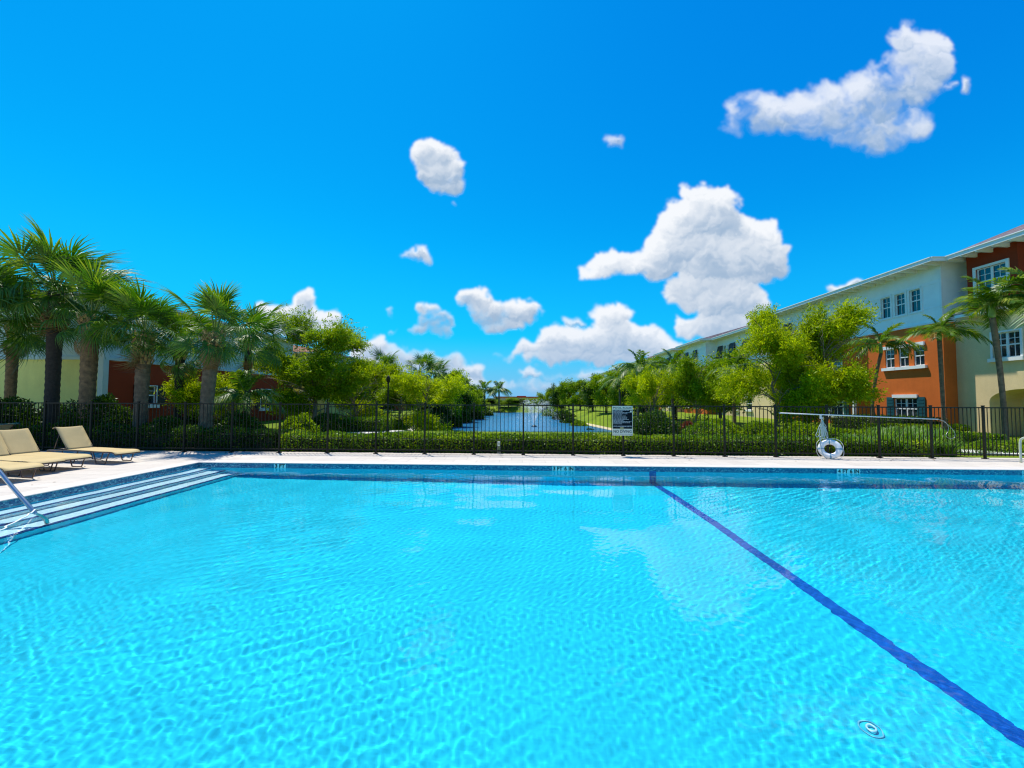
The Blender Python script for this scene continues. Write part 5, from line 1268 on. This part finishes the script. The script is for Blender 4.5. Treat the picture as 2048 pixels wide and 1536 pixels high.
b = MB(); b.tube(smooth_path([(-.05, -.02, -.5), (-.13, -.10, -.75), (-.12, -.16, -.98), (-.04, -.22, -hk.z + .012), (.10, -.26, -hk.z + .012), (.16, -.22, -hk.z + .02)], 5), .0085, 6); b.build('tail', M['rope'], rp)
b = MB(); b.tube(smooth_path([(0, .03, .05), (0, -.01, .07), (0, -.035, .03), (0, -.02, -.01), (0, .0, -.005)], 4), .007, 6); b.box((0, .03, .06), (.05, .012, .12)); b.build('hook', M['white'], rp)
b = MB(); b.tube(smooth_path([(0, -.02, -.02), (.02, -.045, -.10), (0, -.05, -.16), (-.02, -.045, -.10), (0, -.02, -.02)], 4), .012, 6); b.build('knot', M['rope'], rp)
# rescue pole with its crook
pa, pb = onY(1558, 826, 11.47), onY(1876, 838.5, 11.47); po = empty('rescue_pole', tuple(pa), 0, 'long white rescue pole with a thin crook hung level along the fence', 'rescue pole')
d = pb - pa; b = MB(); b.tube([(0, 0, 0), tuple(d)], .016, 10); b.build('pole', M['white'], po)
b = MB(); b.tube(smooth_path([tuple(d), tuple(d + Vector((.06, 0, -.02))), tuple(d + Vector((.26, 0, -.14))), tuple(d + Vector((.42, -.02, -.36))), tuple(d + Vector((.40, -.04, -.50))), tuple(d + Vector((.29, -.04, -.55))), tuple(d + Vector((.18, -.02, -.48))), tuple(d + Vector((.26, 0, -.36)))], 6), .0045, 6)
b.tube(smooth_path([tuple(d), tuple(d + Vector((.18, 0, -.06))), tuple(d + Vector((.28, 0, -.22))), tuple(d + Vector((.26, 0, -.36)))], 5), .0045, 6); b.build('crook', M['steel'], po)

# pool rules sign
sg = onY(1245, 841.5, 11.50); s = empty('pool_rules_sign', (sg.x, 11.505, sg.z), 0, 'black and white POOL RULES and NO DIVING sign fixed to the fence', 'sign'); SW, SH = .60, .87
M['signwhite'] = simple('sign_white', (.74, .70, .54), .4, .04); M['signblack'] = simple('sign_black', (.006, .010, .014), .7, .1, spec=.1); M['signtext'] = simple('sign_text', (.50, .54, .54), .5, .04)
b = MB(); b.box((0, 0, 0), (SW, .006, SH)); b.build('board', M['signwhite'], s)
b = MB(); b.box((0, -.0045, .045), (SW - .03, .003, .56)); b.build('black_field', M['signblack'], s)
def put_text(txt, w, h, x, z, mt_, nm='lettering', y=-.0075):
    me = text_mesh(txt, .1, M[mt_], .0006, .0018); co = np.empty(len(me.vertices) * 3, np.float32); me.vertices.foreach_get('co', co); co = co.reshape(-1, 3); mn = co.min(0); mx = co.max(0)
    co[:, 0] = (co[:, 0] - (mn[0] + mx[0]) / 2) * w / (mx[0] - mn[0]); co[:, 1] = (co[:, 1] - (mn[1] + mx[1]) / 2) * h / (mx[1] - mn[1]); me.vertices.foreach_set('co', co.ravel()); me.update()
    link(nm, me, s, (x, y, z), (R(90), 0, 0))
put_text('POOL RULES', .54, .048, 0, .380, 'black', y=-.0045); put_text('NO DIVING', .53, .085, 0, -.315, 'black', y=-.0045); put_text('POOL MAXIMUM DEPTH', .53, .040, 0, -.165, 'signtext')
rs = np.random.default_rng(8); b = MB(); rows = [.46, .26, .49, .40, .22, .37, .39, .36, .46, .26, .53, .48, .22]
for i, w in enumerate(rows):      # small print, too small to read in the photograph
    x = -.268; z = .305 - i * .033
    while x < -.268 + w:
        l = rs.uniform(.02, .06); b.box((x + l / 2, -.0072, z), (l, .001, .0135)); x += l + .012
b.build('small_print', M['signtext'], s)
b = MB(); x = -.26
while x < .25: l = rs.uniform(.02, .05); b.box((x + l / 2, -.0038, -.395), (l, .001, .011)); x += l + .012
b.build('small_print', M['black'], s)
b = MB(); b.box((-.02, -.008, -.225), (.10, .002, .065)); b.build('depth_plate', simple('faded_plate', (.42, .36, .14), .5, .2), s)
b = MB(); b.box((.245, -.0075, .275), (.05, .002, .055)); b.build('white_notch', M['signwhite'], s)
for x in (-.27, .27):
    for z in (-.41, .41): b = MB(); b.lathe([(.008, 0), (.008, .004), (0, .006)], (0, 0, 0), 8); b.build('screw', M['steel'], s, (x, -.003, z), (R(90), 0, 0))

# little marker box on two legs at the deck edge
g = onZ(998, 909, 0); mk = empty('marker_stand', (g.x, g.y - .02, 0), 0, 'small pale box on two thin legs at the deck edge below the lake view', 'marker stand')
for x in (-.030, .030): b = MB(); b.box((x, 0, .13), (.014, .014, .26)); b.build('leg', M['signwhite'], mk)
b = MB(); b.box((0, 0, .325), (.088, .05, .135)); b.box((0, -.0255, .325), (.04, .006, .09)); b.build('box', M['signwhite'], mk)
b = MB(); b.box((0, -.030, .325), (.026, .004, .07)); b.build('face', simple('olive_face', (.22, .22, .05), .6), mk)

# handrail at the steps, rope tied to it, ladder rail at the right
hr = empty('pool_handrail', (-7.5, 5.8, 0), 0, 'polished steel handrail rising out of the water at the steps, left', 'handrail')
b = MB(); b.tube(smooth_path([(.20, 0, -.72), (.17, 0, -.42), (.0, 0, -.13), (-.37, 0, .25), (-.80, 0, .70), (-1.10, 0, .87), (-1.38, 0, .84), (-1.48, 0, .66), (-1.48, 0, .3), (-1.48, 0, 0)], 5), .027, 12); hb = b.build('rail', M['steel'], hr); caustic(hb)
b = MB(); b.lathe([(.06, 0), (.06, .01), (.03, .03)], (-1.48, 0, 0), 14); b.build('flange', M['steel'], hr)
fr = empty('lane_rope', (-7.5, 5.8, -.1), 0, 'thin white rope floating on the water, tied to the steel handrail', 'rope')
rs = np.random.default_rng(2); pts = [(.0, 0, .02)] + [(.12 * q + rs.normal() * .015, -.16 * q + rs.normal() * .01, -.012 + rs.uniform(0, .012)) for q in np.linspace(.5, 9, 22)]
b = MB(); b.tube(smooth_path(pts, 3), .010, 7); b.build('strand', M['white'], fr)
ld = empty('ladder_rail', (13.50, 10.62, 0), 0, 'cream coated grab rail of the pool ladder at the right picture edge', 'ladder rail')
M['cream'] = simple('cream_coating', (.58, .60, .46), .35, .05)
for yy, nm in ((0, 'rail'), (.0, 'rail')):
    dx = 0 if nm == 'rail' and yy == 0 and not ld.children else .55
    b = MB(); b.tube(smooth_path([(dx, .25, 0), (dx, .25, .50), (dx, .20, .66), (dx, .0, .72), (dx, -.28, .66), (dx, -.62, .40), (dx, -.86, -.05), (dx, -.9, -.5)], 5), .024, 10); b.build('rail', M['cream'], ld)

# lamp post, paths, fountain
lp = empty('lamp_post', (px_x(776, 17.9), 17.9, -.03), 0, 'slim black lamp post with flared foot on the left lawn', 'lamp post')
b = MB(); b.lathe([(.16, 0), (.15, .06), (.09, .14), (.06, .3), (.045, .45), (.035, 2.35), (.045, 2.4), (.03, 2.45)], n=10); b.build('post', M['metal_dark'], lp)
b = MB(); b.lathe([(.04, 2.44), (.08, 2.48), (.10, 2.64), (.11, 2.66), (.04, 2.74), (.01, 2.8)], n=10); b.build('lantern', M['metal_dark'], lp)
def path(name, pts, w):
    P = smooth_path([Vector((*p, 0)) for p in pts], 6); b = MB(); V = []; F = []
    for i, p in enumerate(P):
        t = (P[min(i + 1, len(P) - 1)] - P[max(i - 1, 0)]).normalized(); n = Vector((-t.y, t.x, 0)); z = float(ground_h(np.array(p.x), np.array(p.y))) + .035
        V += [p + n * w / 2 + Vector((0, 0, z)), p - n * w / 2 + Vector((0, 0, z)), p - n * w / 2 + Vector((0, 0, z - .1)), p + n * w / 2 + Vector((0, 0, z - .1))]
        if i: a = 4 * i - 4; F += [(a, a + 4, a + 5, a + 1), (a + 1, a + 5, a + 6, a + 2), (a, a + 3, a + 7, a + 4)]
    b.add(V, F); tag(b.build(name, M['path']), kind='structure')
path('garden_path', [(-18, 15.2), (-12, 16.2), (-9.0, 17.6), (-6.8, 19.8), (-6.8, 22.5), (-9.5, 24.5), (-13.4, 26)], 1.1)
path('garden_path', [(-9.5, 24.6), (-8.6, 27.5), (-9.8, 34), (-10.6, 44)], 1.1)
path('garden_path', [(12.4, 14.2), (15.2, 13.2), (17.6, 12.8), (20, 12.6), (25, 12.6)], .95)
path('garden_path', [(12.0, 30), (13.0, 24), (12.2, 20), (13.4, 16.5), (12.6, 14.3)], 1.0)
def fountain():
    x, y = 1.25, 41; e = empty('lake_fountain', (x, y, LAKE_Z), 0, 'white fountain spraying a misty fan of water in the lake', 'fountain')
    b = MB(); b.lathe([(.28, -.05), (.30, .05), (.14, .12), (.07, .16), (0, .17)], n=14); b.build('float', M['shutterdark'], e)
    rs = np.random.default_rng(6); t = MT('spray'); t.set((.9, .9, .9), .3); tl = t.n('ShaderNodeBsdfTranslucent'); tl.inputs[0].default_value = (.95, .95, .95, 1); ms = t.n('ShaderNodeMixShader'); ms.inputs[0].default_value = .6; t.L.new(t.p.outputs[0], ms.inputs[1]); t.L.new(tl.outputs[0], ms.inputs[2])
    tr = t.n('ShaderNodeBsdfTransparent'); mx = t.n('ShaderNodeMixShader'); mx.inputs[0].default_value = .38; t.L.new(tr.outputs[0], mx.inputs[1]); t.L.new(ms.outputs[0], mx.inputs[2]); t.L.new(mx.outputs[0], t.out.inputs[0])
    P = []; D = []
    for k in range(60):
        az = rs.uniform(0, 6.283); v = rs.uniform(6.0, 7.4); el = rs.uniform(1.22, 1.45); vx, vz = v * math.cos(el), v * math.sin(el); T = 2 * vz / 9.8
        for tt in np.sort(rs.uniform(0.02, 1, 90)) * T:
            sp = .015 + .10 * tt; P.append((vx * tt * math.cos(az) + rs.normal() * sp + .25 * tt * tt, vx * tt * math.sin(az) + rs.normal() * sp, .16 + vz * tt - 4.9 * tt * tt + rs.normal() * sp)); D.append((vx * math.cos(az), vx * math.sin(az), vz - 9.8 * tt))
    P = np.array(P); P[:, 2] = np.maximum(P[:, 2], .0); V, F = leaf_quads(P, np.array(D), .10, .4, rs, 1.0); o = link('spray', np_mesh('spray', V, F, t.m), e); o['kind'] = 'stuff'
fountain()

# fallen leaves on the deck below the fence
def litter():
    rs = np.random.default_rng(12); n = 150; x = rs.uniform(-14, 13, n); y = 11.5 - np.abs(rs.normal(size=n)) * .35; k = rs.random(n) < .2; x[k] = rs.uniform(-13, -9, k.sum()); y[k] = rs.uniform(6.5, 11, k.sum())
    P = np.stack([x, y, np.full(n, .006)], 1); a = rs.uniform(0, 6.283, n); D = np.stack([np.cos(a), np.sin(a), np.full(n, .12)], 1); V, F = leaf_quads(P, D, .07, .35, rs, .2)
    tag(link('fallen_leaves', np_mesh('fallen_leaves', V, F, M['fandead'])), 'dry brown leaves scattered on the pale pool deck', 'leaves', kind='stuff')
litter()
